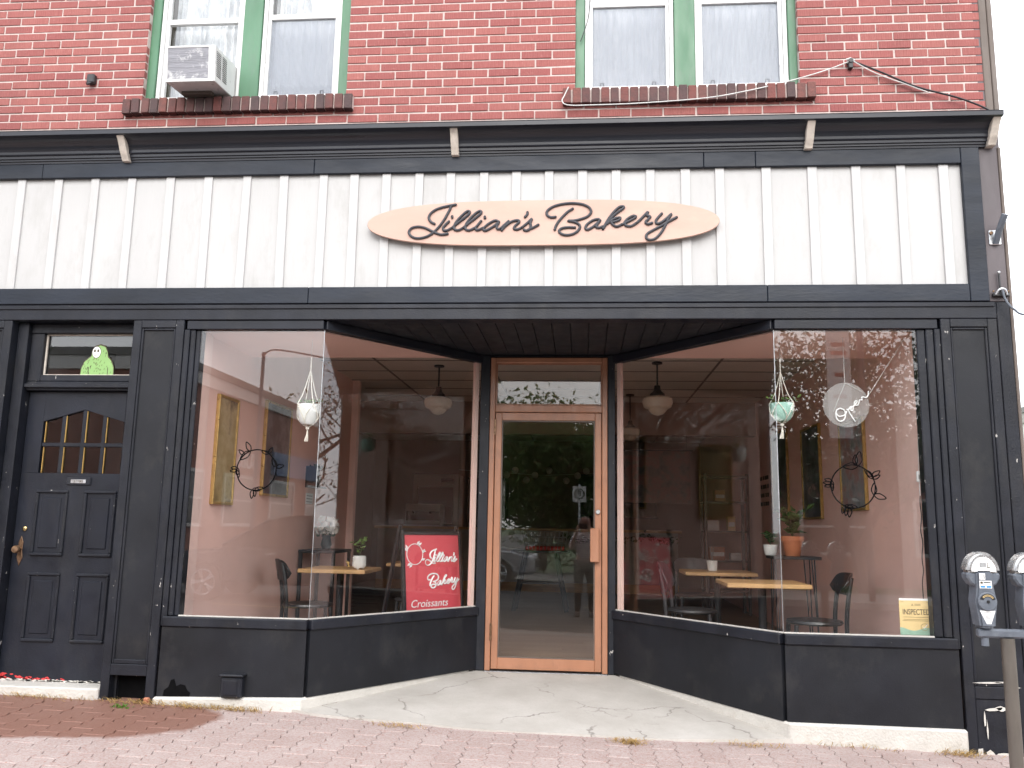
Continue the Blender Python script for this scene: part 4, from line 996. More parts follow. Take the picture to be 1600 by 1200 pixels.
# ------------------------------------------------------------------ parking meter
PMx, PMy = 1.985, -1.5; gz0 = gz(PMx, PMy)
PM = thing('parking_meter', 'grey double-headed parking meter on a brown steel post', 'parking meter', (PMx, PMy, gz0))
zt = .80
MB().tube([(PMx, PMy, gz0 - .02), (PMx, PMy, .765)], .030, 20).build('post', 'post_brown', PM, smooth=True)
MB().box(PMx - .135, PMx + .135, PMy - .022, PMy + .022, .766, .806).build('crossbar', 'meter_grey', PM, bevel=.008)
def head(hx, plain=False):
    def P(p): return [(x + hx, z + .812) for x, z in p]
    h = MB()
    prof = [(-.034, 0), (.034, 0), (.040, .06), (.047, .10), (.048, .125), (.042, .165), (.038, .19), (.038, .262), (-.038, .262), (-.038, .19), (-.042, .165), (-.048, .125), (-.047, .10), (-.040, .06)]
    h.prism(P(prof), 'y', PMy - .05, PMy + .045)
    hd = h.build('meter_head', 'meter_grey', PM, bevel=.010, seg=2, smooth=True)
    arc = [(.078 * math.cos(t), .252 + .098 * math.sin(t)) for t in [i * math.pi / 18 for i in range(19)]]
    lower = [(-.078, .252), (-.074, .225), (-.058, .200), (-.036, .186), (.036, .186), (.058, .200), (.074, .225), (.078, .252)]
    MB().prism(P(lower), 'y', PMy - .034, PMy + .034).build('dome_base', 'meter_grey', hd, bevel=.008)
    MB().prism(P(arc), 'y', PMy - .038, PMy + .038).build('dome', 'meter_chrome', hd, bevel=.012, seg=2, smooth=True)
    arc2 = [(.056 * math.cos(t), .258 + .068 * math.sin(t)) for t in [i * math.pi / 14 for i in range(15)]]
    MB().prism(P(arc2), 'y', PMy - .0400, PMy - .0381).build('dial_window', 'white_print', hd)
    MB().prism(P([(-.018, .278), (.012, .278), (.012, .300), (-.018, .300)]), 'y', PMy - .0406, PMy - .0401).build('display', 'aluminium', hd)
    MB().prism(P([(.016, .275), (.030, .275), (.030, .279), (.019, .279), (.019, .300), (.016, .300)]), 'y', PMy - .0406, PMy - .0401).build('pointer', 'print_dark', hd)
    if plain:
        MB().prism(P([(-.030, .25), (.030, .25), (.030, .225), (.0, .195), (-.030, .225)]), 'y', PMy - .058, PMy - .0495).build('coin_door', 'meter_grey', hd, bevel=.006)
    else: front(hd, P, hx)
    MB().tube([(hx, PMy, .765), (hx, PMy, .728)], .017, 10).build('mount_bolt', 'meter_grey', hd)
    return hd
def front(hd, P, hx):
    MB().prism(P([(-.028, .222), (-.002, .222), (-.002, .250), (-.028, .250)]), 'y', PMy - .0535, PMy - .0495).build('coin_plate', 'white_print', hd)
    MB().prism(P([(-.009, .226), (-.006, .226), (-.006, .246), (-.009, .246)]), 'y', PMy - .0545, PMy - .0536).build('coin_slot', 'black_metal', hd)
    MB().prism(P([(-.029, .182), (.026, .182), (.026, .217), (-.029, .217)]), 'y', PMy - .0515, PMy - .0502).build('payment_label', 'white_print', hd)
    for a in (-.025, .002): MB().prism(P([(a, .185), (a + .021, .185), (a + .021, .194), (a, .194)]), 'y', PMy - .0522, PMy - .0516).build('blue_tile', 'blue_print', hd)
    MB().prism(P([(-.025, .203), (-.014, .203), (-.014, .213), (-.025, .213)]), 'y', PMy - .0522, PMy - .0516).build('badge', 'print_dark', hd)
    MB().prism(P([(-.010, .206), (.021, .206), (.021, .211), (-.010, .211)]), 'y', PMy - .0522, PMy - .0516).build('label_line', 'letter_grey', hd)
    MB().lathe([(.043, 0), (.043, -.006), (.040, -.009), (.004, -.012)], (hx, PMy - .0495, .812 + .122), 28, ax='y').build('dial', 'meter_grey', hd, smooth=True)
    ar = [(.036 * math.cos(t), .122 + .036 * math.sin(t)) for t in [rad(18 + i * 12) for i in range(13)]] + [(.021 * math.cos(t), .122 + .021 * math.sin(t)) for t in [rad(162 - i * 12) for i in range(13)]]
    MB().prism(P(ar), 'y', PMy - .0608, PMy - .0585).build('rate_plate', 'black_metal', hd)
    for rr in (.0315, .0265):
        a2 = [(rr * math.cos(t), .122 + rr * math.sin(t)) for t in [rad(32 + i * 12) for i in range(10)]] + [((rr - .0018) * math.cos(t), .122 + (rr - .0018) * math.sin(t)) for t in [rad(140 - i * 12) for i in range(10)]]
        MB().prism(P(a2), 'y', PMy - .0614, PMy - .0609).build('rate_print', 'gold_paper', hd)
    MB().lathe([(.007, 0), (.007, -.006), (.001, -.006)], (hx, PMy - .06, .812 + .122), 10, ax='y').build('dial_screw', 'black_metal', hd)
    MB().prism(P([(-.036, .080), (.034, .080), (.012, .020), (-.008, .020)]), 'y', PMy - .0512, PMy - .0501).build('notice_label', 'white_print', hd)
    for zz, ww in ((.070, .02), (.056, .013), (.050, .013), (.044, .011), (.031, .007)): MB().prism(P([(-ww, zz), (ww, zz), (ww, zz + .0025), (-ww, zz + .0025)]), 'y', PMy - .0516, PMy - .0513).build('label_line', 'aluminium', hd)
head(PMx - .102); head(PMx + .11, True)
# ------------------------------------------------------------------ inside: tables, chairs, lamps, plants, pictures
def leaf_cloud(n, fn, size, seed=0, asp=2.2, up=.2):
    """n rhombic leaves; fn(i) -> position; returns MB"""
    rg = random.Random(seed); m = MB()
    for i in range(n):
        p, d = fn(i, rg); d = Vector(d).normalized(); s = size * rg.uniform(.65, 1.25)
        sd = d.cross(Vector((rg.uniform(-1, 1), rg.uniform(-1, 1), rg.uniform(-1, 1)))).normalized() * s / asp / 1.0
        nrm = d.cross(sd).normalized() * s * .12
        p = Vector(p)
        m.add([p, p + d * s * .45 + sd * .5 + nrm, p + d * s, p + d * s * .45 - sd * .5 + nrm], [(0, 1, 2), (0, 2, 3)])
    return m
def plant(root, base, h, n, size, spread, mat='leaf_bright', seed=1, nm='foliage', stems=5):
    st = MB(); rg = random.Random(seed); tips = []
    for k in range(stems):
        a = rg.uniform(0, 6.28); t = rg.uniform(.3, 1) * spread
        pts = [Vector(base), Vector(base) + Vector((math.cos(a) * t * .4, math.sin(a) * t * .4, h * .55)), Vector(base) + Vector((math.cos(a) * t, math.sin(a) * t, h * rg.uniform(.7, 1)))]
        sp = spline(pts, 5); st.tube(sp, .0022, 5); tips.append(sp)
    st.build('stem', 'leaf_dark', root)
    def fn(i, r):
        sp = tips[i % stems]; p = sp[r.randrange(2, len(sp))]; a = r.uniform(0, 6.28)
        return p, (math.cos(a), math.sin(a), r.uniform(-.2, .9))
    leaf_cloud(n, fn, size, seed).build(nm, mat, root)

def make_table(label, loc, sx, sy, h=.735):
    t = thing('cafe_table', label, 'table', loc, 0, 'wood-topped cafe tables')
    nb = 4
    MB().box(-sx / 2, sx / 2, -sy / 2, sy / 2, h - .034, h).build('table_top', 'wood_top', t, local=True, bevel=.005)
    MB().tube([(0, 0, .02), (0, 0, h - .035)], .032, 14).build('column', 'black_metal', t, local=True, smooth=True)
    MB().box(-sx / 2 + .05, sx / 2 - .05, -.028, .028, 0, .025).box(-.028, .028, -sy / 2 + .05, sy / 2 - .05, .001, .0245).build('foot', 'black_metal', t, local=True, bevel=.005)
    MB().box(-.17, .17, -.03, .03, h - .05, h - .0345).build('bearer', 'black_metal', t, local=True)
    return t
make_table('wood-topped table in the left window with a white potted plant on it', (-2.19, 1.92, ZF), .60, .62)
make_table('wood-topped table behind the left window, farther from the glass', (-1.72, 3.35, ZF), .62, .62)
make_table('wood-topped table nearest the glass in the right window', (1.43, 1.32, ZF), .64, .60)
make_table('wood-topped table standing behind the near one in the right window', (1.32, 2.92, ZF), .68, .60)
def make_chair(label, loc, rz, mat='black_seat', back='bar'):
    """chair facing local +x"""
    c = thing('cafe_chair', label, 'chair', loc, rz, 'black cafe chairs')
    MB().lathe([(.02, .438), (.20, .440), (.212, .452), (.205, .468), (.16, .474), (.005, .470)], (0, 0, 0), 28, sy=.96).build('seat', mat, c, local=True, smooth=True)
    for sx in (-1, 1):
        for sy in (-1, 1):
            if sx < 0: pts = spline([(-.225, .185 * sy, 0), (-.20, .175 * sy, .25), (-.195, .172 * sy, .46), (-.215, .172 * sy, .65), (-.245, .165 * sy, .80)], 5)
            else: pts = [(.195, .175 * sy, 0), (.165, .150 * sy, .44)]
            MB().tube(pts, [.0165] * len(pts), 10).build('leg', mat, c, local=True, smooth=True)
    rr = MB()
    rr.tube([(.175, -.16, .30), (.175, .16, .30)], .009, 8); rr.tube([(-.20, -.178, .24), (-.20, .178, .24)], .009, 8)
    for sy in (-1, 1): rr.tube([(.185, .167 * sy, .20), (-.205, .18 * sy, .20)], .009, 8)
    rr.build('stretcher', mat, c, local=True, smooth=True)
    m = MB(); N = 16; zt, zb_ = (.83, .66) if back == 'bar' else (.86, .58)
    vs = []
    for i in range(N + 1):
        u = i / N * 2 - 1; y = u * .205; x = -.262 + .075 * u * u
        e = math.sqrt(max(0, 1 - abs(u) ** (5 if back == 'bar' else 2.6)))
        zm = (zt + zb_) / 2; hh = (zt - zb_) / 2 * max(.25, e)
        vs += [(x - .009 - .02, y, zm + hh), (x + .009 - .02, y, zm + hh), (x + .009 + .012, y, zm - hh), (x - .009 + .012, y, zm - hh)]
    fs = [(4 * i + j, 4 * i + (j + 1) % 4, 4 * i + 4 + (j + 1) % 4, 4 * i + 4 + j) for i in range(N) for j in range(4)] + [(0, 1, 2, 3), (4 * N, 4 * N + 3, 4 * N + 2, 4 * N + 1)]
    m.add(vs, fs); m.build('backrest', mat, c, local=True, bevel=.004, smooth=True)
    return c
make_chair('black chair at the left wall side of the potted-plant table', (-2.31, 1.40, ZF), rad(25))
make_chair('dark round-backed chair between the left table and the red sign', (-1.52, 2.15, ZF), rad(200), 'charcoal_seat', 'round')
make_chair('round-backed chair tucked at the far left table', (-1.75, 3.95, ZF), rad(265), 'charcoal_seat', 'round')
make_chair('black chair by the pink right wall facing the near table', (1.78, 1.12, ZF), rad(178))
make_chair('dark chair with its round back towards the door at the near right table', (.93, 1.78, ZF), rad(-15), 'charcoal_seat', 'round')
make_chair('chair with olive back at the far right table', (1.18, 3.55, ZF), rad(270), 'charcoal_seat', 'bar')
# pot on the left table
pt = thing('potted_plant', 'white dimpled pot with green sprigs on the left wooden table', 'potted plant', (-1.98, 1.76, ZF + .735))
MB().lathe([(.040, .012), (.050, .014), (.056, .04), (.058, .115), (.052, .117), (.050, .10), (.002, .098)], (0, 0, 0), 24).build('pot', 'white_ceramic', pt, local=True, smooth=True)
dm = MB()
for r in range(6):
    for k in range(22): a = (k + .5 * (r % 2)) / 22 * 6.283; dm.sphere((.0575 * math.cos(a), .0575 * math.sin(a), .03 + r * .014), .0042, 6, 4)
o = dm.build('dimples', 'white_ceramic', pt, local=True); o['kind'] = 'stuff'
for k in range(3): a = k * 2.094 + .5; MB().tube([(.036 * math.cos(a), .036 * math.sin(a), 0), (.036 * math.cos(a), .036 * math.sin(a), .014)], .008, 8).build('foot', 'white_ceramic', pt, local=True)
def plant_l(root, base, *a, **k): plant(root, Vector(base) + wloc(root), *a, **k)
plant_l(pt, (0, 0, .10), .20, 46, .045, .07, 'leaf_bright', 3)
MB().prism([(-.12, .075), (-.075, .06), (-.085, .045), (-.075, .02), (-.09, .02), (-.10, .05)], 'y', -.03, -.026).build('dried_leaf', 'dry_straw', pt, local=True)
# planters in macrame hangers
def hanger(label, x, y, ztop, zrim, zbot, mat, r, seed, basket):
    h = thing('hanging_planter', label, 'hanging planter', (x, y, zbot))
    H = zrim - zbot
    MB().lathe([(r * .52, 0), (r * .75, H * .12), (r * .95, H * .6), (r, H), (r * .9, H), (r * .85, H * .8), (.002, H * .78)], (0, 0, 0), 22).build('pot', mat, h, local=True, smooth=True)
    kz = zbot - .012
    for k in range(4):
        a = k * 1.571 + .5 + seed
        p = [(0, 0, ztop - .10 - zbot), (r * .55 * math.cos(a), r * .55 * math.sin(a), (zrim + ztop) / 2 - .09 - zbot), (r * 1.04 * math.cos(a), r * 1.04 * math.sin(a), H)]
        MB().tube(spline(p, 5), .0032, 6).build('cord', 'rope', h, local=True)
        for sgn in (-1, 1):
            q = [(r * 1.04 * math.cos(a), r * 1.04 * math.sin(a), H), (r * .98 * math.cos(a + sgn * .6), r * .98 * math.sin(a + sgn * .6), H * .42), (r * .62 * math.cos(a + sgn * .78), r * .62 * math.sin(a + sgn * .78), H * .06), (0, 0, -.02)]
            MB().tube(spline(q, 5), .0034, 6).build('cord', 'rope', h, local=True)
    MB().tube([(0, 0, ztop - .11 - zbot), (0, 0, ztop - zbot)], .0045, 6).build('loop_cord', 'rope', h, local=True)
    MB().tube([(0, 0, ztop - zbot - .002), (0, 0, 2.606 - zbot)], .0012, 5).build('line', 'cable_white', h, local=True)
    MB().sphere((0, 0, -.026), .015, 10, 8).build('knot', 'rope', h, local=True)
    ts = MB()
    for k in range(9): a = k * .7; ts.tube([(0, 0, -.03), (.006 * math.cos(a), .006 * math.sin(a), -.08), (.013 * math.cos(a) - .006, .013 * math.sin(a), -.125)], .0028, 5)
    ts.build('tassel', 'rope', h, local=True)
    plant(h, Vector((x, y, zrim - .02)), .07, 26, .04, r * 1.5, 'leaf_bright', 5 + int(seed * 10), stems=6)
    return h
hanger('white pot hanging in a macrame holder in the left window', -2.045, .33, 2.47, 2.105, 1.955, 'white_ceramic', .083, .2, True)
hanger('mint green pot hanging in a macrame holder in the right window', 1.405, .33, 2.46, 2.135, 2.01, 'mint_ceramic', .083, .6, False)
# wreath line drawings on the glass
def wreath(label, c, seeds, seed):
    w = thing('wreath_decal', label, 'wreath', (c[0], .0262, c[1])); R_ = .142
    MB().tube([(R_ * math.cos(t), 0, R_ * math.sin(t)) for t in [i * math.pi / 30 for i in range(60)]], .0046, 6, closed=True, flat=.5).build('ring', 'decal_black', w, local=True)
    rg = random.Random(seed)
    for ang, n, big in seeds:
        for k in range(n):
            a = rad(ang) + (k // 2) * .12; b0 = Vector((R_ * math.cos(a), 0, R_ * math.sin(a))); s = 1 if k % 2 else -1
            d = Vector((math.cos(a + s * .9 + 1.0), 0, math.sin(a + s * .9 + 1.0))); L = big * rg.uniform(.8, 1.15); sd = Vector((-d.z, 0, d.x)) * L * .22
            lp = [b0, b0 + d * L * .35 + sd, b0 + d * L * .7 + sd * .75, b0 + d * L, b0 + d * L * .7 - sd * .75, b0 + d * L * .35 - sd]
            MB().tube(spline(lp, 4, True), .0037, 5, closed=True, flat=.5).build('leaf', 'decal_black', w, local=True)
    return w
wreath('black leafy wreath outline on the left window glass', (-2.295, 1.597), [(112, 2, .085), (133, 1, .05), (175, 4, .05), (262, 4, .055), (55, 2, .05), (8, 2, .07)], 1)
wreath('black leafy wreath outline on the right window glass', (1.782, 1.54), [(75, 3, .085), (22, 4, .06), (165, 5, .05), (245, 5, .055), (338, 2, .08)], 2)
# Open sign
OS = thing('open_sign', 'clear acrylic disc with white script reading Open hung in the right window', 'sign', (1.829, .25, 2.118))
MB().lathe([(.156, 0), (.158, .002), (.156, .005), (.001, .005)], (0, 0, 0), 48, ax='y').build('disc', 'acrylic', OS, local=True)
ow = [[(620, 705), (560, 745), (545, 850), (580, 930), (640, 945), (700, 895), (715, 800), (690, 730), (620, 705)], [(548, 800), (590, 850), (650, 852), (710, 820), (745, 760)],
      [(745, 720), (775, 745), (805, 815), (885, 945)], [(775, 745), (800, 690), (850, 670), (862, 720), (835, 748), (815, 720), (835, 690)],
      [(850, 680), (905, 625), (940, 575), (915, 560), (885, 605), (895, 645), (945, 640), (975, 590)], [(975, 590), (985, 545), (1030, 545), (1025, 500), (1055, 490), (1105, 500), (1140, 460), (1155, 380)]]
mo = MB()
for s in ow:
    pts = spline([((x - 745) * .0003745, -.008, -(y - 635) * .0003745) for x, y in s], 5)
    mo.tube(pts, .0048, 8)
    for e in (pts[0], pts[-1]): mo.sphere(e, .0042, 8, 6)
mo.build('lettering', 'white_print', OS, local=True, smooth=True)
for a, b_ in (((-.003, 0, .155), (-.003, 0, .48)), ((-.003, -.004, .155), (-.09, -.004, -.05)), ((.155, -.004, .07), (.41, -.03, .47)), ((-.003, -.004, .155), (.13, -.004, .08))):
    MB().tube([a, b_], .0016, 5).build('string', 'cable_white', OS, local=True)
# inspected notice
IN = thing('inspection_notice', 'yellow notice reading INSPECTED in the lower right window corner', 'notice', (2.165, .10, .589))
MB().box(-.105, .100, 0, .004, .0, .232).build('card', 'gold_paper', IN, local=True)
MB().box(-.105, .100, -.0012, .0, .219, .232).build('top_strip', 'white_print', IN, local=True)
text_obj('headline', 'INSPECTED', .050, 'print_dark', IN, (0, -.0008, .145), sx=.68, local=True)
wav = [(-.105, .0)] + [(-.105 + .205 * i / 20, .038 + .010 * math.cos(i / 20 * 6.283 * 1.2)) for i in range(21)] + [(.100, .0)]
MB().prism(wav, 'y', -.0006, -.0001).build('wave_print', 'teal_print', IN, local=True)
for z, w in ((.112, .082), (.097, .082), (.089, .088)): MB().box(-w, w, -.0008, -.0001, z, z + .0032).build('print_line', 'print_brown', IN, local=True)
MB().prism([(-.030, .186), (-.014, .186), (-.022, .200)], 'y', -.0008, -.0001).build('print_mark', 'print_brown', IN, local=True)
for z in (.187, .194): MB().box(-.008, .03, -.0008, -.0001, z, z + .004).build('print_line', 'print_brown', IN, local=True)
for a in ((-.095, -.075), (.07, .09)): MB().box(a[0], a[1], -.0008, -.0001, .208, .2105).build('print_line', 'print_brown', IN, local=True)
MB().tube([(.048 + .022 * math.cos(t), -.0012, .052 + .022 * math.sin(t)) for t in [i * math.pi / 12 for i in range(24)]], .0015, 5, closed=True).build('check_ring', 'print_brown', IN, local=True)
MB().tube([(.036, -.0012, .054), (.045, -.0012, .044), (.066, -.0012, .068)], .0022, 5).build('check_mark', 'white_print', IN, local=True)
# plug and cord beside it
CO = thing('power_cord', 'white plug and dark wavy cord hanging down the right window edge', 'cord', (2.25, .15, 1.6))
MB().box(-.012, .018, -.012, .012, -.02, .055).build('plug_box', 'white_print', CO, local=True, bevel=.006)
MB().box(-.004, .010, -.0132, -.0121, .0, .028).build('plug_face', 'aluminium', CO, local=True)
MB().tube([(.003, 0, .055), (.02, 0, .5), (.03, 0, .99)], .0022, 5).build('string', 'cable_white', CO, local=True)
MB().tube([(.003, 0, -.02), (.004, 0, -.11)], .003, 6).build('cord_end', 'white_print', CO, local=True)
MB().tube(spline([(.004, 0, -.11), (.0, .0, -.16), (.004, 0, -.25), (-.006, 0, -.34), (.002, 0, -.42), (-.008, 0, -.52), (-.004, 0, -.6), (-.015, 0, -.68), (-.015, 0, -.79)], 6), .0032, 6).build('cord', 'black_metal', CO, local=True)
# red board sign behind the left angled pane
RSx, RSy = -1.16, 1.16
RS = thing('sandwich_board', "red board sign reading Jillian's Bakery and Croissants behind the left angled glass", 'sign', (RSx, RSy, ZF))
tl = Matrix.Translation(Vector((RSx, RSy, ZF))) @ Matrix.Rotation(rad(50), 4, 'Z') @ Matrix.Rotation(rad(-6), 4, 'X')
def rs(mb, nm, mat, **k): mb.xf(tl); return mb.build(nm, mat, RS, **k)
rs(MB().box(-.315, -.289, -.012, .02, .0, 1.10).box(.289, .315, -.012, .02, .0, 1.10).box(-.289, .289, -.010, .018, 1.06, 1.085).box(-.289, .289, -.010, .018, .14, .165), 'frame', 'black_metal', bevel=.003)
rs(MB().box(-.289, .289, .0, .008, .165, 1.06), 'panel', 'red_sign')
bl = Matrix.Translation(Vector((RSx, RSy, ZF))) @ Matrix.Rotation(rad(50), 4, 'Z') @ Matrix.Rotation(rad(14), 4, 'X')
m = MB().box(-.315, -.289, .40, .425, .0, 1.06).box(.289, .315, .40, .425, .0, 1.06); m.xf(bl); m.build('rear_leg', 'black_metal', RS)
def place(mat): return lambda x, z: tl @ Vector((x, -.004, z))
wd1 = [n for n in NAME[:9]]; wd2 = [n for n in NAME[9:]]
def tf1(x, z): return tl @ Vector((.078 + (x + .54) * .37, -.003, .870 + z * .37 * 1.4))
def tf2(x, z): return tl @ Vector((.095 + (x - .44) * .37, -.003, .690 + (z - .02) * .37 * 1.3))
draw_name(wd1, RS, 'white_print', tf1, .0066, flat=.45, n=6, k=4); draw_name(wd2, RS, 'white_print', tf2, .0066, flat=.45, n=6, k=4)
wr_ = MB(); cxr, czr, rr = -.185, .905, .082
wr_.tube([tl @ Vector((cxr + rr * math.cos(t), -.003, czr + rr * 1.0 * math.sin(t))) for t in [i * math.pi / 20 for i in range(40)]], .0034, 6, closed=True)
wr_.build('wreath_ring', 'white_print', RS)
for ang in (60, 72, 150, 162, 5, 20, 250, 238, 325):
    a = rad(ang); b0 = Vector((cxr + rr * math.cos(a), czr + rr * 1.0 * math.sin(a))); d = Vector((math.cos(a + .9), math.sin(a + .9))) if ang % 2 else Vector((math.cos(a - .5), math.sin(a - .5))); s = Vector((-d.y, d.x)) * .010
    pl_ = [b0, b0 + d * .018 + s, b0 + d * .042, b0 + d * .018 - s]
    m = MB(); m.add([tl @ Vector((p.x, y, p.y)) for y in (-.0045, -.001) for p in pl_], [(0, 1, 2, 3), (7, 6, 5, 4), (0, 4, 5, 1), (1, 5, 6, 2), (2, 6, 7, 3), (3, 7, 4, 0)]); m.build('wreath_leaf', 'white_print', RS)
t_ = text_obj('croissants_lettering', 'Croissants', .083, 'white_print', RS, (0, 0, 0), shear=.25, align='LEFT', sx=.92)
t_.matrix_parent_inverse = Matrix.Identity(4)
t_.matrix_basis = Matrix.Translation(-Vector((RSx, RSy, ZF))) @ tl @ Matrix.Translation((-.245, -.002, .515)) @ Matrix.Rotation(math.pi / 2, 4, 'X') @ Matrix.Diagonal((1.1, 1, 1, 1))
# pendants
def pendant(label, x, y, zc, r):
    p = thing('pendant_lamp', label, 'pendant lamp', (x, y, ZCL), 0, 'milk-glass pendant lamps'); s = r / .155
    z = zc - ZCL
    MB().tube([(0, 0, 0), (0, 0, z + .155 * s)], .009 * s, 10).build('rod', 'black_metal', p, local=True)
    MB().lathe([(.055, -.001), (.055, -.018), (.02, -.022)], (0, 0, 0), 16).build('canopy', 'black_metal', p, local=True)
    MB().lathe([(.016 * s, z + .19 * s), (.030 * s, z + .185 * s), (.036 * s, z + .14 * s), (.050 * s, z + .12 * s), (.075 * s, z + .10 * s), (.078 * s, z + .075 * s), (.02 * s, z + .075 * s)], (0, 0, 0), 20).build('fitter', 'black_metal', p, local=True, smooth=True)
    MB().lathe([(.07 * s, z + .076 * s), (.125 * s, z + .066 * s), (.152 * s, z + .045 * s), (.155 * s, z + .01 * s), (.140 * s, z - .038 * s), (.118 * s, z - .052 * s), (.095 * s, z - .060 * s), (.088 * s, z - .075 * s), (.062 * s, z - .105 * s), (.02 * s, z - .120 * s), (.001, z - .121 * s)], (0, 0, 0), 28).build('globe', 'milk_glass', p, local=True, smooth=True)
pendant('milk-glass pendant lamp seen through the left angled pane', -1.57, 3.2, 2.525, .155)
pendant('milk-glass pendant lamp seen large through the right angled pane', .762, 3.0, 2.515, .157)
pendant('smaller milk-glass pendant lamp deeper in the shop', .60, 5.2, 2.45, .13)
# pictures on the side walls
def picture(label, side, y0, y1, z0, z1, art, fw=.022):
    x = -2.80 if side < 0 else 2.33; s = -side
    p = thing('framed_picture', label, 'picture', (x, (y0 + y1) / 2, z0), 0, 'gold-framed pictures on the shop walls')
    def xb(a, b_): return (x + s * a, x + s * b_) if s > 0 else (x + s * b_, x + s * a)
    xa, xc = xb(.0, .03)
    m = MB(); m.box(xa, xc, y0, y0 + fw, z0, z1); m.box(xa, xc, y1 - fw, y1, z0, z1); m.box(xa, xc, y0 + fw, y1 - fw, z0, z0 + fw); m.box(xa, xc, y0 + fw, y1 - fw, z1 - fw, z1)
    m.build('frame', 'gold_frame', p, bevel=.004)
    xa, xc = xb(.004, .018); MB().box(xa, xc, y0 + fw, y1 - fw, z0 + fw, z1 - fw).build('picture_sheet', art, p)
picture('gold-framed dark slate picture on the left pink wall', -1, 1.40, 2.06, 1.46, 2.30, 'art_slate')
picture('gold-framed olive picture at the left wall near the glass', -1, .42, .80, 1.36, 2.20, 'art_olive')
picture('gold-framed grey flower picture behind the right wreath', 1, 1.42, 2.10, 1.42, 2.20, 'art_bluegrey')
picture('tall dark picture on the right wall behind the mint planter', 1, 2.75, 3.45, 1.36, 2.30, 'art_slate')
picture('dark picture deepest on the right pink wall', 1, 4.1, 4.9, 1.45, 2.4, 'art_slate')
# small shelf and notices on the left wall
sh = thing('wall_shelf', 'small black box shelf with a white pot on the left wall', 'shelf', (-2.80, 2.75, 1.60))
MB().box(-2.80, -2.66, 2.62, 2.88, 1.585, 1.60).box(-2.80, -2.66, 2.62, 2.635, 1.60, 1.80).box(-2.80, -2.785, 2.62, 2.88, 1.60, 1.80).build('box', 'black_metal', sh)
MB().lathe([(.03, 0), (.042, .02), (.045, .09), (.038, .09), (.002, .08)], (-2.73, 2.75, 1.602), 16).build('pot', 'white_ceramic', sh, smooth=True)
plant(sh, Vector((-2.73, 2.75, 1.68)), .16, 40, .06, .12, 'leaf_dark', 8)
nb_ = thing('paper_notice', 'small white paper notice under the shelf on the left wall', 'notice', (-2.80, 2.75, 1.40))
MB().box(-2.80, -2.797, 2.66, 2.88, 1.42, 1.53).build('sheet', 'white_print', nb_)
for k in range(3): MB().box(-2.797, -2.7965, 2.68, 2.86, 1.44 + k * .03, 1.446 + k * .03).build('print_line', 'letter_grey', nb_)
# console table with flowers on the left wall
ct = thing('side_table', 'narrow black side table against the left wall', 'side table', (-2.66, 2.75, ZF))
MB().box(-2.79, -2.42, 2.5, 3.1, .94, .97).build('table_top', 'black_metal', ct, bevel=.003)
for x in (-2.77, -2.44):
    for y in (2.52, 3.08): MB().box(x - .015, x + .015, y - .015, y + .015, ZF, .94).build('leg', 'black_metal', ct)
fw_ = thing('flower_bouquet', 'pale flower bouquet on the black side table', 'flowers', (-2.58, 2.72, .97))
MB().lathe([(.04, 0), (.055, .05), (.04, .12), (.05, .14), (.002, .13)], (0, 0, 0), 16).build('vase', 'black_metal', fw_, local=True, smooth=True)
leaf_cloud(70, lambda i, r: (Vector((-2.58, 2.72, 1.11)) + Vector((r.uniform(-.10, .10), r.uniform(-.10, .10), r.uniform(0, .14))), (r.uniform(-1, 1), r.uniform(-1, 1), 1)), .07, 4, 1.3).build('petals', 'white_flower', fw_)
leaf_cloud(30, lambda i, r: (Vector((-2.58, 2.72, 1.09)) + Vector((r.uniform(-.08, .08), r.uniform(-.08, .08), r.uniform(0, .06))), (r.uniform(-1, 1), r.uniform(-1, 1), .4)), .07, 5).build('greenery', 'leaf_dark', fw_)
# terracotta pot on hairpin table
ht = thing('hairpin_table', 'black hairpin-leg side table holding a terracotta pot', 'side table', (1.78, 1.75, ZF))
MB().box(-.19, .20, -.16, .16, .905, .93).build('table_top', 'black_metal', ht, local=True, bevel=.003)
for sx in (-1, 1):
    for sy in (-1, 1):
        a, b_ = .16 * sx, .13 * sy
        MB().tube([(a - .035 * sx, b_, .905), (a + .012 * sx, b_, .012), (a + .012 * sx, b_ - .01 * sy, .005), (a + .012 * sx, b_ - .02 * sy, .012), (a - .0 * sx, b_ - .05 * sy, .905)], .0055, 6).build('leg', 'black_metal', ht, local=True)
tp = thing('terracotta_plant', 'terracotta pot with green plant on the hairpin table', 'potted plant', (1.775, 1.72, ZF + .93))
MB().lathe([(.058, 0), (.062, .004), (.083, .125), (.094, .125), (.098, .165), (.088, .167), (.084, .14), (.002, .138)], (0, 0, 0), 26).build('pot', 'terracotta', tp, local=True, smooth=True)
MB().lathe([(.082, .140), (.04, .146), (.001, .144)], (0, 0, 0), 18).build('soil', 'soil', tp, local=True)
plant_l(tp, (0, 0, .14), .26, 70, .09, .15, 'leaf_green', 21, stems=9)
wp = thing('potted_plant', 'small white pot with pale sprigs left of the terracotta pot', 'potted plant', (1.62, 1.86, ZF + .93))
MB().lathe([(.04, 0), (.05, .01), (.062, .09), (.054, .09), (.002, .08)], (0, 0, 0), 20).build('pot', 'white_ceramic', wp, local=True, smooth=True)
plant_l(wp, (0, 0, .08), .14, 40, .05, .09, 'leaf_green', 31)
hb = thing('planter_cup', 'pale blue cup with twigs on the far right table', 'cup', (1.28, 2.95, ZF + .735))
MB().lathe([(.04, 0), (.045, .005), (.055, .10), (.048, .10), (.002, .09)], (0, 0, 0), 18).build('cup', 'white_ceramic', hb, local=True, smooth=True)
for k in range(4): MB().tube([(0, 0, .08), (.02 * math.cos(k), .02 * math.sin(k), .24)], .003, 5).build('twig', 'brown_corner', hb, local=True)
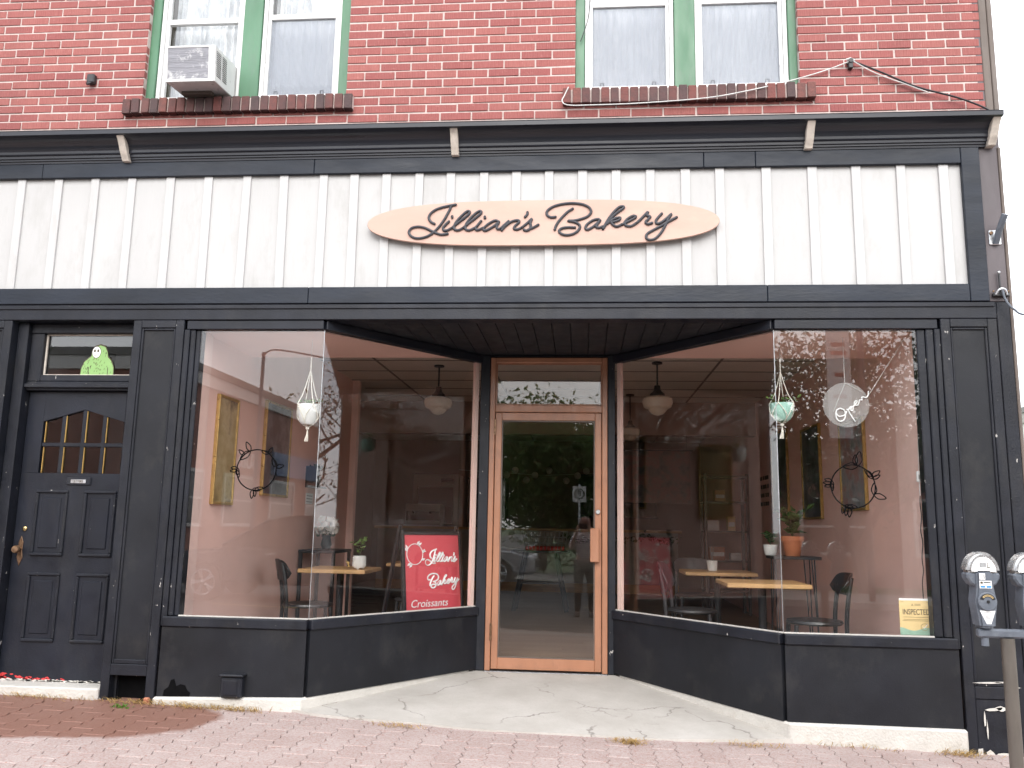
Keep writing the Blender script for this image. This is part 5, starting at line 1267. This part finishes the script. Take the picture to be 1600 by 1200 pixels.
# counter at the back
ctr = thing('serving_counter', 'pale panelled serving counter with wooden top at the back', 'counter', (-1, 9.5, ZF))
MB().box(-3.75, 1.72, 9.45, 10.15, 1.155, 1.20).build('counter_top', 'wood_top', ctr, bevel=.004)
MB().box(-3.7, 1.66, 9.52, 10.1, .26, 1.1545).build('counter_front', 'marble', ctr)
MB().box(-3.7, 1.66, 9.50, 10.1, ZF, .258).build('base_board', 'wood_top', ctr)
ov = thing('wall_oven', 'stainless oven unit behind the serving counter', 'oven', (-2.85, 10.9, ZF))
MB().box(-3.3, -2.4, 10.6, 11.2, ZF, 2.2).build('body', 'stainless', ov, bevel=.006)
MB().box(-3.2, -2.5, 10.58, 10.599, 1.25, 1.95).build('oven_glass', 'black_glass', ov)
MB().tube([(-3.2, 10.55, 1.22), (-2.5, 10.55, 1.22)], .014, 8).build('handle', 'aluminium', ov)
MB().box(-2.75, -2.5, 10.585, 10.599, 2.03, 2.11).build('control_panel', 'black_glass', ov)
fr_ = thing('tall_fridge', 'dark tall fridge at the back of the shop', 'fridge', (-1.9, 11, ZF))
MB().box(-2.25, -1.5, 10.7, 11.35, ZF, 2.15).build('body', 'black_glass', fr_, bevel=.01)
MB().tube([(-1.62, 10.68, .8), (-1.62, 10.68, 1.7)], .013, 8).build('handle', 'aluminium', fr_)
cs = thing('coffee_machine', 'steel coffee machine on the back counter', 'coffee machine', (-2.9, 9.8, 1.20))
MB().box(-.33, .33, -.2, .22, .03, .40).build('body', 'stainless', cs, local=True, bevel=.02)
MB().box(-.30, .30, -.215, -.201, .10, .27).build('front_recess', 'black_glass', cs, local=True)
for x in (-.15, .15): MB().tube([(x, -.22, .25), (x, -.32, .24)], .018, 8).build('portafilter', 'black_metal', cs, local=True)
MB().box(-.34, .34, -.28, .0, .0, .03).build('drip_tray', 'stainless', cs, local=True)
mb_ = thing('menu_board', 'dark menu board hanging above the back counter', 'board', (.55, 11.48, 1.55))
MB().box(-.1, 1.45, 11.42, 11.49, 1.45, 2.25).build('board', 'black_glass', mb_)
MB().box(-.13, 1.48, 11.40, 11.419, 1.42, 1.449).box(-.13, 1.48, 11.40, 11.419, 2.251, 2.28).build('board_frame', 'purple_shelf', mb_)
wpn = thing('floral_panel', 'flower patterned wall hanging at the back right', 'wall hanging', (.9, 8.0, 1.5))
MB().box(.55, 1.75, 8.4, 8.42, 1.65, 2.5).build('cloth', 'art_floral', wpn)
MB().tube([(.5, 8.41, 2.51), (1.8, 8.41, 2.51)], .012, 8).build('rail', 'black_metal', wpn)
MB().tube([(.6, 8.41, 2.51), (.6, 8.41, ZCL)], .003, 5).tube([(1.7, 8.41, 2.51), (1.7, 8.41, ZCL)], .003, 5).build('cord', 'black_metal', wpn)
bsf = thing('tall_shelf', 'dark slatted shelf rack by the right wall', 'shelf', (1.95, 6.4, ZF))
for x in (1.68, 2.25):
    for y in (6.2, 6.6): MB().box(x - .018, x + .018, y - .018, y + .018, ZF, 2.0).build('upright', 'purple_shelf', bsf)
for z in (.4, .8, 1.2, 1.6, 1.95): MB().box(1.66, 2.27, 6.18, 6.62, z, z + .022).build('shelf', 'purple_shelf', bsf)
for k, (x, z, w, h, c) in enumerate(((1.8, 1.222, .16, .14, 'white_ceramic'), (2.05, 1.222, .1, .2, 'gold_paper'), (1.85, .822, .2, .18, 'terracotta'), (2.1, .822, .14, .1, 'white_ceramic'), (1.9, 1.622, .14, .16, 'wood_top'))):
    b_ = thing('goods_box', ['white box on the middle of the dark rack', 'tan bag beside the white box on the dark rack', 'reddish box on a low shelf of the dark rack', 'small white tin on a low shelf of the dark rack', 'wooden box on the upper shelf of the dark rack'][k], 'box', (x, 6.4, z))
    MB().box(-w / 2, w / 2, -.08, .08, 0, h).build('carton', c, b_, local=True, bevel=.004); MB().box(-w / 2 + .01, w / 2 - .01, -.0808, -.0801, h * .3, h * .6).build('carton_label', 'white_print', b_, local=True)
tw = thing('wall_lettering', 'four rows of dark lettering on the right pink wall', 'lettering', (2.329, 5.45, 1.5))
for r in range(4):
    for k in range(4):
        y = 5.2 + k * .13; MB().box(2.324, 2.3298, y, y + .1 - .02 * ((k + r) % 3), 1.55 + r * .11, 1.60 + r * .11).build('glyph', 'print_dark', tw)
# stand with basket
cr = thing('display_stand', 'black trestle stand with shelf seen through the door glass', 'stand', (-.58, 6.2, ZF))
for sx in (-1, 1):
    for sy in (-1, 1): MB().tube([(.36 * sx, .2 * sy, 0), (.21 * sx, .16 * sy, .78)], .032, 8).build('leg', 'black_metal', cr, local=True)
MB().box(-.40, .40, -.22, .22, .78, .81).build('table_top', 'black_metal', cr, local=True, bevel=.004)
MB().box(-.30, .30, -.16, .16, .36, .38).build('lower_shelf', 'black_metal', cr, local=True)
bk = thing('wire_basket', 'wire shopping basket with red lining on the trestle stand', 'basket', (-.52, 6.2, ZF + .81))
MB().box(-.27, .27, -.17, .17, .0, .055).build('lining', 'red_flake', bk, local=True, bevel=.01)
ms = MB()
for k in range(12):
    x = -.27 + k * .54 / 11; ms.tube([(x, -.175, .01), (x * 1.12, -.20, .26)], .004, 4); ms.tube([(x, .175, .01), (x * 1.12, .20, .26)], .004, 4)
for z in (.1, .18, .26):
    s = 1 + .12 * z / .26; ms.tube([(-.27 * s, -.175 * s, z), (.27 * s, -.175 * s, z), (.27 * s, .175 * s, z), (-.27 * s, .175 * s, z)], .005, 4, closed=True)
ms.build('wire_mesh', 'aluminium', bk, local=True)
# string of paper balls over the counter
gl = thing('paper_ball_garland', 'string of pale paper balls hanging above the counter', 'garland', (-.6, 9.2, 2.1))
MB().tube([(-2.2, 9.2, 2.2), (-.7, 9.2, 2.12), (.9, 9.2, 2.2)], .004, 5).build('string', 'rope', gl)
for k, x in enumerate((-1.35, -1.2, -1.0, -.85, -.6, -.3, -.1, .05, .25)): MB().sphere((x, 9.2, 2.12 + .10 * math.sin(k * 2.1)), .06, 12, 8).build('paper_ball', 'white_flower', gl, smooth=True)
gv = thing('leaf_garland', 'green leafy garland draped along the counter edge', 'garland', (1.0, 9.42, 1.05))
leaf_cloud(160, lambda i, r: ((-.4 + (i / 160) * 2.1, 9.40 + r.uniform(-.03, .03), 1.12 - .10 * abs(math.sin(i / 160 * 9)) + r.uniform(-.05, .05)), (r.uniform(-1, 1), r.uniform(-1, 0), r.uniform(-1, .5))), .08, 9).build('leaves', 'leaf_dark', gv)
# ------------------------------------------------------------------ street side seen only in the glass: trees, cars, buildings, photographer
def np_leaves(centres, dirs, size, asp=2.0, seed=0):
    rg = np.random.default_rng(seed); n = len(centres)
    d = dirs / np.maximum(1e-6, np.linalg.norm(dirs, axis=1, keepdims=True))
    r = rg.normal(size=(n, 3)); s = np.cross(d, r); s /= np.maximum(1e-6, np.linalg.norm(s, axis=1, keepdims=True))
    L = size * rg.uniform(.6, 1.3, (n, 1)); w = L / asp / 2
    v = np.stack([centres, centres + d * L * .45 + s * w, centres + d * L, centres + d * L * .45 - s * w], 1).reshape(-1, 3)
    i = np.arange(n)[:, None] * 4
    f = np.concatenate([i + np.array([0, 1, 2]), i + np.array([0, 2, 3])], 0)
    return v, f
def leaf_obj(name, mat, parent, v, f):
    me = bpy.data.meshes.new(name); off = np.array(wloc(parent)); v = v - off
    me.vertices.add(len(v)); me.vertices.foreach_set('co', v.astype(np.float32).ravel())
    me.loops.add(len(f) * 3); me.loops.foreach_set('vertex_index', f.astype(np.int32).ravel())
    me.polygons.add(len(f)); me.polygons.foreach_set('loop_start', np.arange(0, len(f) * 3, 3, dtype=np.int32)); me.polygons.foreach_set('loop_total', np.full(len(f), 3, dtype=np.int32))
    me.materials.append(M(mat)); me.update(calc_edges=True); me.validate()
    o = bpy.data.objects.new(name, me); COL.objects.link(o); o.parent = parent; return o
def tree(label, base, h, crown, nleaf, size, mat, seed, clump=.55, tr=.16, levels=3, droop=0.0, first=.32):
    rg = random.Random(seed); t = thing('street_tree', label, 'tree', base, 0, 'trees along the street'); bx, by, bz = base
    m = MB(); tips = []
    def grow(p, d, L, r, lev):
        pts = [Vector(p)]; rs = [r]; k = 5
        for i in range(k):
            d = (d + Vector((rg.gauss(0, .13), rg.gauss(0, .13), rg.gauss(.03, .08)))).normalized(); pts.append(pts[-1] + d * L / k); rs.append(r * (1 - .5 * (i + 1) / k))
        m.tube(pts, rs, 8 if lev == 0 else 5)
        if lev >= levels: tips.extend(pts[2:]); return
        nb = 6 if lev == 0 else 4
        for j in range(nb):
            u = rg.uniform(first if lev == 0 else .3, 1); i = min(k, int(u * k)); a = rg.uniform(0, 6.283); el = rg.uniform(.15, .9)
            nd = Vector((math.cos(a) * crown[0], math.sin(a) * crown[1], el * crown[2])).normalized()
            nd = (nd + d * .35).normalized(); grow(pts[i], nd, L * rg.uniform(.5, .72), rs[i] * .6, lev + 1)
        tips.append(pts[-1])
    grow((bx, by, bz - .2), Vector((0, 0, 1)), h * .55, tr, 0)
    m.build('trunk', 'bark', t, smooth=True)
    P = np.array([tuple(p) for p in tips]); g = np.random.default_rng(seed)
    c = P[g.integers(0, len(P), nleaf)] + g.normal(size=(nleaf, 3)) * clump * np.array([1, 1, .8])
    dr = g.normal(size=(nleaf, 3)) + np.array([0, 0, .1 - droop])
    v, f = np_leaves(c, dr, size, 2.3, seed)
    leaf_obj('crown', mat, t, v, f)
    return t
def gzr(x): return zroad(x) + .134
tree('dense leafy tree straight across the street from the door', (.2, -17.2, gzr(.2)), 7.6, (1.25, 1, .5), 30000, .19, 'leaf_door', 3, .5, .16, 3, .5, .10)
tree('tall tree across the street to the right', (7.4, -17.5, gzr(7)), 11, (1.1, 1, .75), 17000, .20, 'leaf_dark', 5, .55, .22, 3, .2, .25)
tree('tree at the corner of the side street', (-1.5, -22.5, gzr(-2)), 5.6, (1, 1, .6), 14000, .18, 'leaf_door', 8, .6, .22, 3, .3, .2)
tree('thinly leaved tree on the near pavement to the right', (9.0, -2.1, gz(9, -2)), 7.0, (1, 1, .9), 3000, .10, 'leaf_autumn', 12, .20, .13, 4, .1, .3)
tree('leafy tree on the near pavement to the left', (-9.6, -2.1, gz(-9.6, -2)), 7.5, (1, 1, .9), 9000, .14, 'leaf_dark', 14, .42, .15, 3, .2, .35)
tree('broad tree far down the side street behind the shops', (-22.5, -64, gzr(-12)), 15, (1.2, 1, .7), 12000, .5, 'leaf_green', 17, 1.3, .4, 3, .1, .2)
tree('round tree beyond the side street shops', (-16.5, -70, gzr(-12)), 13, (1.1, 1, .7), 12000, .38, 'leaf_green', 19, 1.0, .3, 3, .1, .2)

def facade_building(name, label, x0, x1, y0, y1, z0, z1, mat, face, nwin, trim='far_white', cat='building', sign=None, storeys=1):
    b = thing(name, label, cat, ((x0 + x1) / 2, (y0 + y1) / 2, z0))
    MB().box(x0, x1, y0, y1, z0 - .5, z1).build('wall', mat, b)
    MB().box(x0 - .15, x1 + .15, y0 - .15, y1 + .15, z1, z1 + .25).build('roof', 'far_roof', b)
    MB().box(x0 - .10, x1 + .10, y0 - .10, y1 + .10, z1 - .45, z1 - .01).build('cornice', trim, b)
    along = (y0, y1) if face in '+x-x' else (x0, x1)
    L = (along[1] - along[0]) / nwin
    for s in range(storeys):
        zb = z0 + .9 + s * 3.2; zt = zb + 2.0
        for i in range(nwin):
            a = along[0] + i * L + L * .18; c = a + L * .64
            w = MB(); g = MB()
            def bx(mb, u0, u1, za, zb_, d0, d1):
                if face == '+x': mb.box(x1 + d0, x1 + d1, u0, u1, za, zb_)
                elif face == '-x': mb.box(x0 - d1, x0 - d0, u0, u1, za, zb_)
                elif face == '+y': mb.box(u0, u1, y1 + d0, y1 + d1, za, zb_)
                else: mb.box(u0, u1, y0 - d1, y0 - d0, za, zb_)
            t = .12
            bx(w, a, c, zb, zb + t, 0, .08); bx(w, a, c, zt - t, zt, 0, .08); bx(w, a, a + t, zb + t, zt - t, 0, .08); bx(w, c - t, c, zb + t, zt - t, 0, .08); bx(w, a + t, c - t, (zb + zt) / 2 - .04, (zb + zt) / 2 + .04, 0, .07)
            wo = w.build('window', trim, b); bx(g, a + t, c - t, zb + t, zt - t, .0, .03); g.build('pane', 'black_glass', wo)
    return b
fbd = facade_building('corner_shops', 'long red brick shop row down the side street', -24, -13.5, -58, -19.5, .1, 6.4, 'far_brick', '+x', 8)
sgn = thing('shop_fascia_sign', 'white lettering reading SUBS on the side street shop row', 'sign', (-13.4, -27, 3.6))
text_obj('sign_lettering', 'SUBS', .9, 'white_print', sgn, (-13.36, -27, 3.55), rot=(math.pi / 2, 0, math.pi / 2), extrude=.02)
aw = thing('blue_shop_sign', 'dark blue sign board on the side street shop row', 'sign', (-13.4, -33, 3.5))
MB().box(-13.48, -13.34, -36, -30, 3.2, 4.2).build('sign_board', 'sign_blue', aw, bevel=.02)
facade_building('pale_block', 'pale flat-roofed block far along the street to the left', -52, -30, -14, -4, .2, 8.5, 'far_white', '+x', 4, 'far_concrete', storeys=2)
facade_building('red_shop', 'low red shop far along the street to the right', 34, 50, -12, -4, -.6, 3.4, 'red_flake', '-x', 3, 'far_white')
facade_building('brick_hall', 'low brick hall across the street behind the tall tree', 3.0, 30, -34, -25, -.5, 4.2, 'far_brick', '+y', 7)
facade_building('white_building', 'pale building seen past the right edge of the shop', 19.6, 40, 30, 44, -.8, 6.6, 'far_white', '-y', 5, 'far_concrete')

# street furniture
lp = thing('street_lamp', 'tall grey street lamp with long arm across the street', 'street lamp', (-7.6, -13.4, gzr(-7.6)))
MB().tube([(-7.6, -13.4, 0), (-7.6, -13.4, 5.2)], [.06, .04], 10).build('pole', 'meter_grey', lp)
MB().tube(spline([(-7.6, -13.4, 5.15), (-7.2, -13.2, 5.22), (-5.8, -12.6, 4.9), (-5.2, -12.4, 4.75)], 6), .02, 8).build('arm', 'meter_grey', lp)
MB().box(-5.35, -4.8, -12.5, -12.28, 4.66, 4.76).build('lamp_head', 'aluminium', lp, bevel=.03)
bn = thing('banner_post', 'dark lamp post carrying a pale vertical street banner', 'lamp post', (6.25, -13.6, gzr(6)))
MB().tube([(6.25, -13.6, gzr(6)), (6.25, -13.6, 6.3)], .07, 10).build('pole', 'black_metal', bn)
MB().box(5.5, 6.02, -13.62, -13.60, 3.3, 5.8).build('banner', 'far_white', bn)
for z in (3.28, 5.82): MB().tube([(5.45, -13.61, z), (6.25, -13.6, z)], .02, 6).build('banner_rod', 'black_metal', bn)
for z, w in ((5.4, .3), (5.2, .36), (4.7, .2), (4.2, .3)): MB().box(5.76 - w / 2, 5.76 + w / 2, -13.599, -13.592, z, z + .09).build('banner_print', 'floral_red', bn)
MB().sphere((6.25, -13.6, 6.45), .2, 12, 8).build('lamp_globe', 'milk_glass', bn, smooth=True)
ps = thing('parking_sign', 'square parking sign with a ringed P across the street', 'sign', (-.1, -13.4, gzr(0)))
MB().tube([(-.1, -13.4, gzr(0)), (-.1, -13.4, 2.3)], .03, 8).build('post', 'aluminium', ps)
MB().box(-.27, .07, -13.375, -13.37, 1.85, 2.25).build('plate', 'far_white', ps, bevel=.002)
MB().tube([(-.1 + .12 * math.cos(t), -13.366, 2.06 + .12 * math.sin(t)) for t in [i * math.pi / 14 for i in range(28)]], .014, 6, closed=True).build('ring', 'leaf_dark', ps)
text_obj('letter_p', 'P', .2, 'print_dark', ps, (-.1, -13.362, 2.06), rot=(math.pi / 2, 0, math.pi), extrude=.003)
sg = thing('crossing_signal', 'pedestrian signal with a red light on a dark pole down the street', 'signal', (13.2, -4.2, gz(13, -2.6)))
MB().tube([(13.2, -4.2, -.6), (13.2, -4.2, 5.6)], .09, 10).build('pole', 'black_metal', sg)
MB().tube([(13.2, -4.2, 3.6), (8.4, -5.6, 4.1)], .06, 8).build('mast_arm', 'black_metal', sg)
MB().box(12.78, 13.06, -4.45, -4.15, 2.2, 2.56).build('housing', 'signal_amber', sg, bevel=.02)
MB().lathe([(.085, 0), (.085, -.03), (.01, -.03)], (12.775, -4.3, 2.38), 14, ax='x').build('red_light', 'signal_red', sg)

# cars
def car(label, loc, rz, paint, group='cars in the street'):
    c = thing('parked_car', label, 'car', loc, rz, group)
    # local: front towards +x, length 4.5
    lower = [(-2.2, .30), (-2.25, .55), (-2.22, .82), (-2.0, .93), (-1.2, .96), (.75, .95), (1.7, .86), (2.12, .74), (2.25, .55), (2.22, .30)]
    m = MB(); m.prism(lower, 'y', -.86, .86); body = m.build('body', paint, c, local=True, bevel=.07, seg=3, smooth=True)
    cab_b = [(-2.0, .93), (-1.2, .95), (.75, .94), (1.15, .92)]
    m = MB()
    pts = [(-2.05, .93), (-1.55, 1.36), (-1.2, 1.44), (-.1, 1.46), (.35, 1.38), (1.15, .92)]
    vs = []
    for sy in (-1, 1):
        for x, z in pts: vs.append((x, sy * (.80 - (z - .93) * .32), z))
    n = len(pts); m.add(vs, [tuple(range(n)), tuple(reversed(range(n, 2 * n)))] + [(i, (i + 1) % n, n + (i + 1) % n, n + i) for i in range(n)])
    m.build('cabin_glass', 'black_glass', c, local=True, bevel=.02)
    r = MB(); vs = []
    for sy in (-1, 1):
        for x, z in ((-1.6, 1.375), (-1.2, 1.452), (-.1, 1.472), (.32, 1.40)): vs.append((x, sy * (.80 - (z - .93) * .30), z))
    r.add(vs, [(0, 1, 5, 4), (1, 2, 6, 5), (2, 3, 7, 6)]); r.build('roof', paint, c, local=True)
    for sy in (-1, 1):
        pl = MB()
        for a, b_ in (((-2.03, .95), (-1.55, 1.38)), ((-.45, .95), (-.45, 1.44)), ((1.12, .94), (.33, 1.40))):
            pl.tube([(a[0], sy * (.815 - (a[1] - .93) * .32), a[1]), (b_[0], sy * (.815 - (b_[1] - .93) * .32), b_[1])], .035, 6)
        pl.build('pillar', paint, c, local=True)
        MB().box(2.02, 2.2, sy * .78 - .09 if sy > 0 else -.80, sy * .78 + .02 if sy > 0 else -.60, .62, .74).build('headlight', 'headlight', c, local=True, bevel=.03)
        MB().box(-2.245, -2.18, .52 if sy > 0 else -.80, .80 if sy > 0 else -.52, .66, .80).build('tail_light', 'red_flake', c, local=True, bevel=.02)
        MB().box(-.95, -.75, sy * .862 - .01, sy * .862 + .012, .80, .83).box(.15, .35, sy * .862 - .01, sy * .862 + .012, .80, .83).build('door_handle', 'meter_chrome', c, local=True)
        for x in (-1.38, 1.38):
            w = MB().lathe([(.20, -.10), (.31, -.10), (.335, -.07), (.335, .07), (.31, .10), (.20, .10)], (x, sy * .80, .335), 28, ax='y').build('tyre', 'tyre', c, local=True, smooth=True)
            rm = MB(); yo = sy * .905
            rm.tube([(x + .205 * math.cos(t), yo, .335 + .205 * math.sin(t)) for t in [i * math.pi / 16 for i in range(32)]], .014, 6, closed=True)
            for k in range(5):
                for e in (-.12, .12):
                    a = k * 1.2566 + e; rm.tube([(x + .04 * math.cos(a), yo, .335 + .04 * math.sin(a)), (x + .205 * math.cos(a), yo, .335 + .205 * math.sin(a))], .016, 6)
            rm.sphere((x, yo, .335), .05, 10, 8); rm.build('rim', 'meter_chrome', w, local=True, smooth=True)
    MB().box(2.18, 2.262, -.5, .5, .42, .62).build('grille', 'black_metal', c, local=True, bevel=.02)
    return c
car('dark grey car in the street behind the photographer', (-5.0, -9.2, zroad(-5)), math.pi, 'car_grey')
car('silver car parked across the street', (-3.3, -12.0, zroad(-3.3)), 0, 'car_silver')

# photographer holding the phone
PX, PY = .03, -6.30; PZ = gz(0, -2.6) - .16
def skin_body(name, verts, edges, radii, mat, parent, sub=2):
    me = bpy.data.meshes.new(name); me.from_pydata(verts, edges, []); o = bpy.data.objects.new(name, me); COL.objects.link(o)
    md = o.modifiers.new('s', 'SKIN'); md.use_smooth_shade = True
    for i, r in enumerate(radii): me.skin_vertices[0].data[i].radius = (r, r) if not hasattr(r, '__len__') else r
    me.skin_vertices[0].data[0].use_root = True
    o.modifiers.new('u', 'SUBSURF').levels = sub
    dg = bpy.context.evaluated_depsgraph_get(); nm = bpy.data.meshes.new_from_object(o.evaluated_get(dg)); nm.name = name
    bpy.data.objects.remove(o); bpy.data.meshes.remove(me)
    nm.materials.clear(); nm.materials.append(M(mat)); nm.polygons.foreach_set('use_smooth', [True] * len(nm.polygons))
    q = bpy.data.objects.new(name, nm); COL.objects.link(q); q.parent = parent; return q
PH = thing('person', 'person in striped top and dark trousers raising a phone, mirrored in the door', 'person', (PX, PY, PZ))
Hh = 1.62
V_ = [(0, 0, .90), (0, .0, 1.08), (0, .0, 1.27), (0, .01, 1.38), (0, .02, 1.45), (0, .03, 1.52), (0, .03, 1.585),
      (.10, 0, .86), (.11, .02, .48), (.12, -.03, .08), (.13, .12, .03), (-.10, 0, .86), (-.11, .02, .48), (-.12, -.03, .08), (-.13, .12, .03),
      (.17, .0, 1.33), (.235, .12, 1.13), (.10, .40, 1.375), (-.17, .0, 1.33), (-.235, .12, 1.13), (-.12, .40, 1.375)]
zc_ = CAMZ - PZ
V_[17] = (.085, .41, zc_ - .06); V_[20] = (-.12, .41, zc_ - .06)
E_ = [(0, 1), (1, 2), (2, 3), (3, 4), (4, 5), (5, 6), (0, 7), (7, 8), (8, 9), (9, 10), (0, 11), (11, 12), (12, 13), (13, 14), (2, 15), (15, 16), (16, 17), (2, 18), (18, 19), (19, 20)]
R__ = [(.15, .11), (.125, .10), (.15, .10), (.06, .055), (.055, .06), (.082, .09), (.06, .07), .09, .055, .038, .035, .09, .055, .038, .035, .06, .04, .026, .06, .04, .026]
skin_body('body', V_, E_, R__, 'skin', PH)
S_ = [0, 1, 2, 3, 15, 16, 18, 19]; mp = {v: i for i, v in enumerate(S_)}
skin_body('shirt', [V_[i] for i in S_], [(mp[a], mp[b_]) for a, b_ in E_ if a in mp and b_ in mp], [(r[0] + .018, r[1] + .018) if hasattr(r, '__len__') else r + .014 for r in [R__[i] for i in S_]], 'striped_shirt', PH)
S_ = [0, 7, 8, 9, 11, 12, 13]; mp = {v: i for i, v in enumerate(S_)}
skin_body('trousers', [V_[i] for i in S_], [(mp[a], mp[b_]) for a, b_ in E_ if a in mp and b_ in mp], [(r[0] + .012, r[1] + .012) if hasattr(r, '__len__') else r + .018 for r in [R__[i] for i in S_]], 'trousers', PH)
for sx in (-1, 1): MB().sphere((.125 * sx, .06, .045), .05, 12, 8, (1, 2.5, .9)).build('shoe', 'shoe', PH, local=True, smooth=True)
MB().sphere((0, .005, 1.56), .105, 16, 12, (.95, 1.0, 1.0)).build('hair', 'hair_brown', PH, local=True, smooth=True)
hv = MB()
hv.sphere((0, .118, 1.515), .018, 8, 6, (.7, 1, 1.3)); hv.build('nose', 'skin', PH, local=True, smooth=True)
for sx in (-1, 1): MB().sphere((.032 * sx, .103, 1.54), .012, 8, 6, (1.2, .6, .7)).build('eye', 'print_dark', PH, local=True, smooth=True)
MB().sphere((0, .108, 1.478), .018, 8, 6, (1.4, .4, .4)).build('mouth', 'red_flake', PH, local=True, smooth=True)
for sx in (-1, 1):
    hx = .085 if sx > 0 else -.12
    hd = MB(); hd.sphere((hx + .005 * sx, .45, zc_ - .035), .036, 10, 8, (.6, 1, 1.15))
    for k in range(4): hd.tube(spline([(hx + .004 * sx, .47 - k * .004, zc_ - .035 + (k - 1.5) * .020), (hx, .495, zc_ - .02 + (k - 1.5) * .020), (hx - .03 * sx, .497, zc_ - .012 + (k - 1.5) * .019)], 3), [.0095, .009, .009, .0085, .008, .008, .0075][:7], 8)
    hd.tube([(hx, .45, zc_ - .01), (hx - .012 * sx, .466, zc_ + .012), (hx - .035 * sx, .468, zc_ + .02)], [.011, .010, .009], 8)
    hd.build('hand', 'skin', PH, local=True, smooth=True)
ph = thing('phone', 'dark phone held up in both hands of the person', 'phone', (0, CAMY - .02, CAMZ))
MB().box(-.085, .075, -.004, .004, -.037, .037).build('case', 'black_glass', ph, local=True, bevel=.003)
MB().lathe([(.012, .0041), (.012, .0065), (.004, .0065)], (0, 0, 0), 16, ax='y').build('camera_ring', 'meter_chrome', ph, local=True)

# dry weeds along the foot of the shopfront
def weeds(label, x, y, n, w, seed):
    rg = random.Random(seed); m = MB()
    for i in range(n):
        px, py = x + rg.gauss(0, w), y + rg.gauss(0, .025); a = rg.uniform(0, 6.283); L = rg.uniform(.03, .09); z = gz(px, py)
        tip = Vector((px + math.cos(a) * L, py - abs(math.sin(a)) * L * .7, z + rg.uniform(.006, .04)))
        p0 = Vector((px, py, z - .002)); s = Vector((-math.sin(a), math.cos(a), 0)) * .0016
        mid = (p0 + tip) / 2 + Vector((0, 0, .012)); m.add([p0 - s, p0 + s, mid + s, tip, mid - s], [(0, 1, 2, 4), (4, 2, 3)])
    o = m.build('weed_clump', 'dry_straw', None); tag(o, label, 'weeds', 'dry weed clumps along the shop front', 'stuff')
for k, (lb, x, y, n, w) in enumerate((('dry weeds at the foot of the left pilaster', -2.93, -.05, 180, .16), ('dry weeds under the left riser beside the pilaster', -2.55, -.065, 170, .10), ('dry grass below the black outlet box', -2.28, -.065, 160, .10),
        ('thin weeds along the flat door step', -3.75, -.06, 170, .28), ('straw wisp at the left edge of the concrete apron', -1.16, -.24, 80, .09), ('straw clump at the front of the concrete apron right of the door', .28, -.27, 170, .05), ('straw wisp near the right corner of the apron', 1.02, -.17, 80, .10), ('thin straw along the right concrete plinth', 1.72, -.06, 60, .14), ('straw clump at the foot of the right pilaster', 2.32, -.075, 150, .07))):
    weeds(lb, x, y, n, w, 40 + k)
gw_ = thing('green_weed', 'small green weed growing between the wet pavers', 'weeds', (-3.02, -.18, gz(-3, -.18)))
leaf_cloud(26, lambda i, r: (Vector((-3.02 + r.gauss(0, .03), -.18 + r.gauss(0, .02), gz(-3, -.18))), (r.uniform(-1, 1), r.uniform(-1, 1), .5)), .03, 3).build('leaves', 'leaf_bright', gw_)
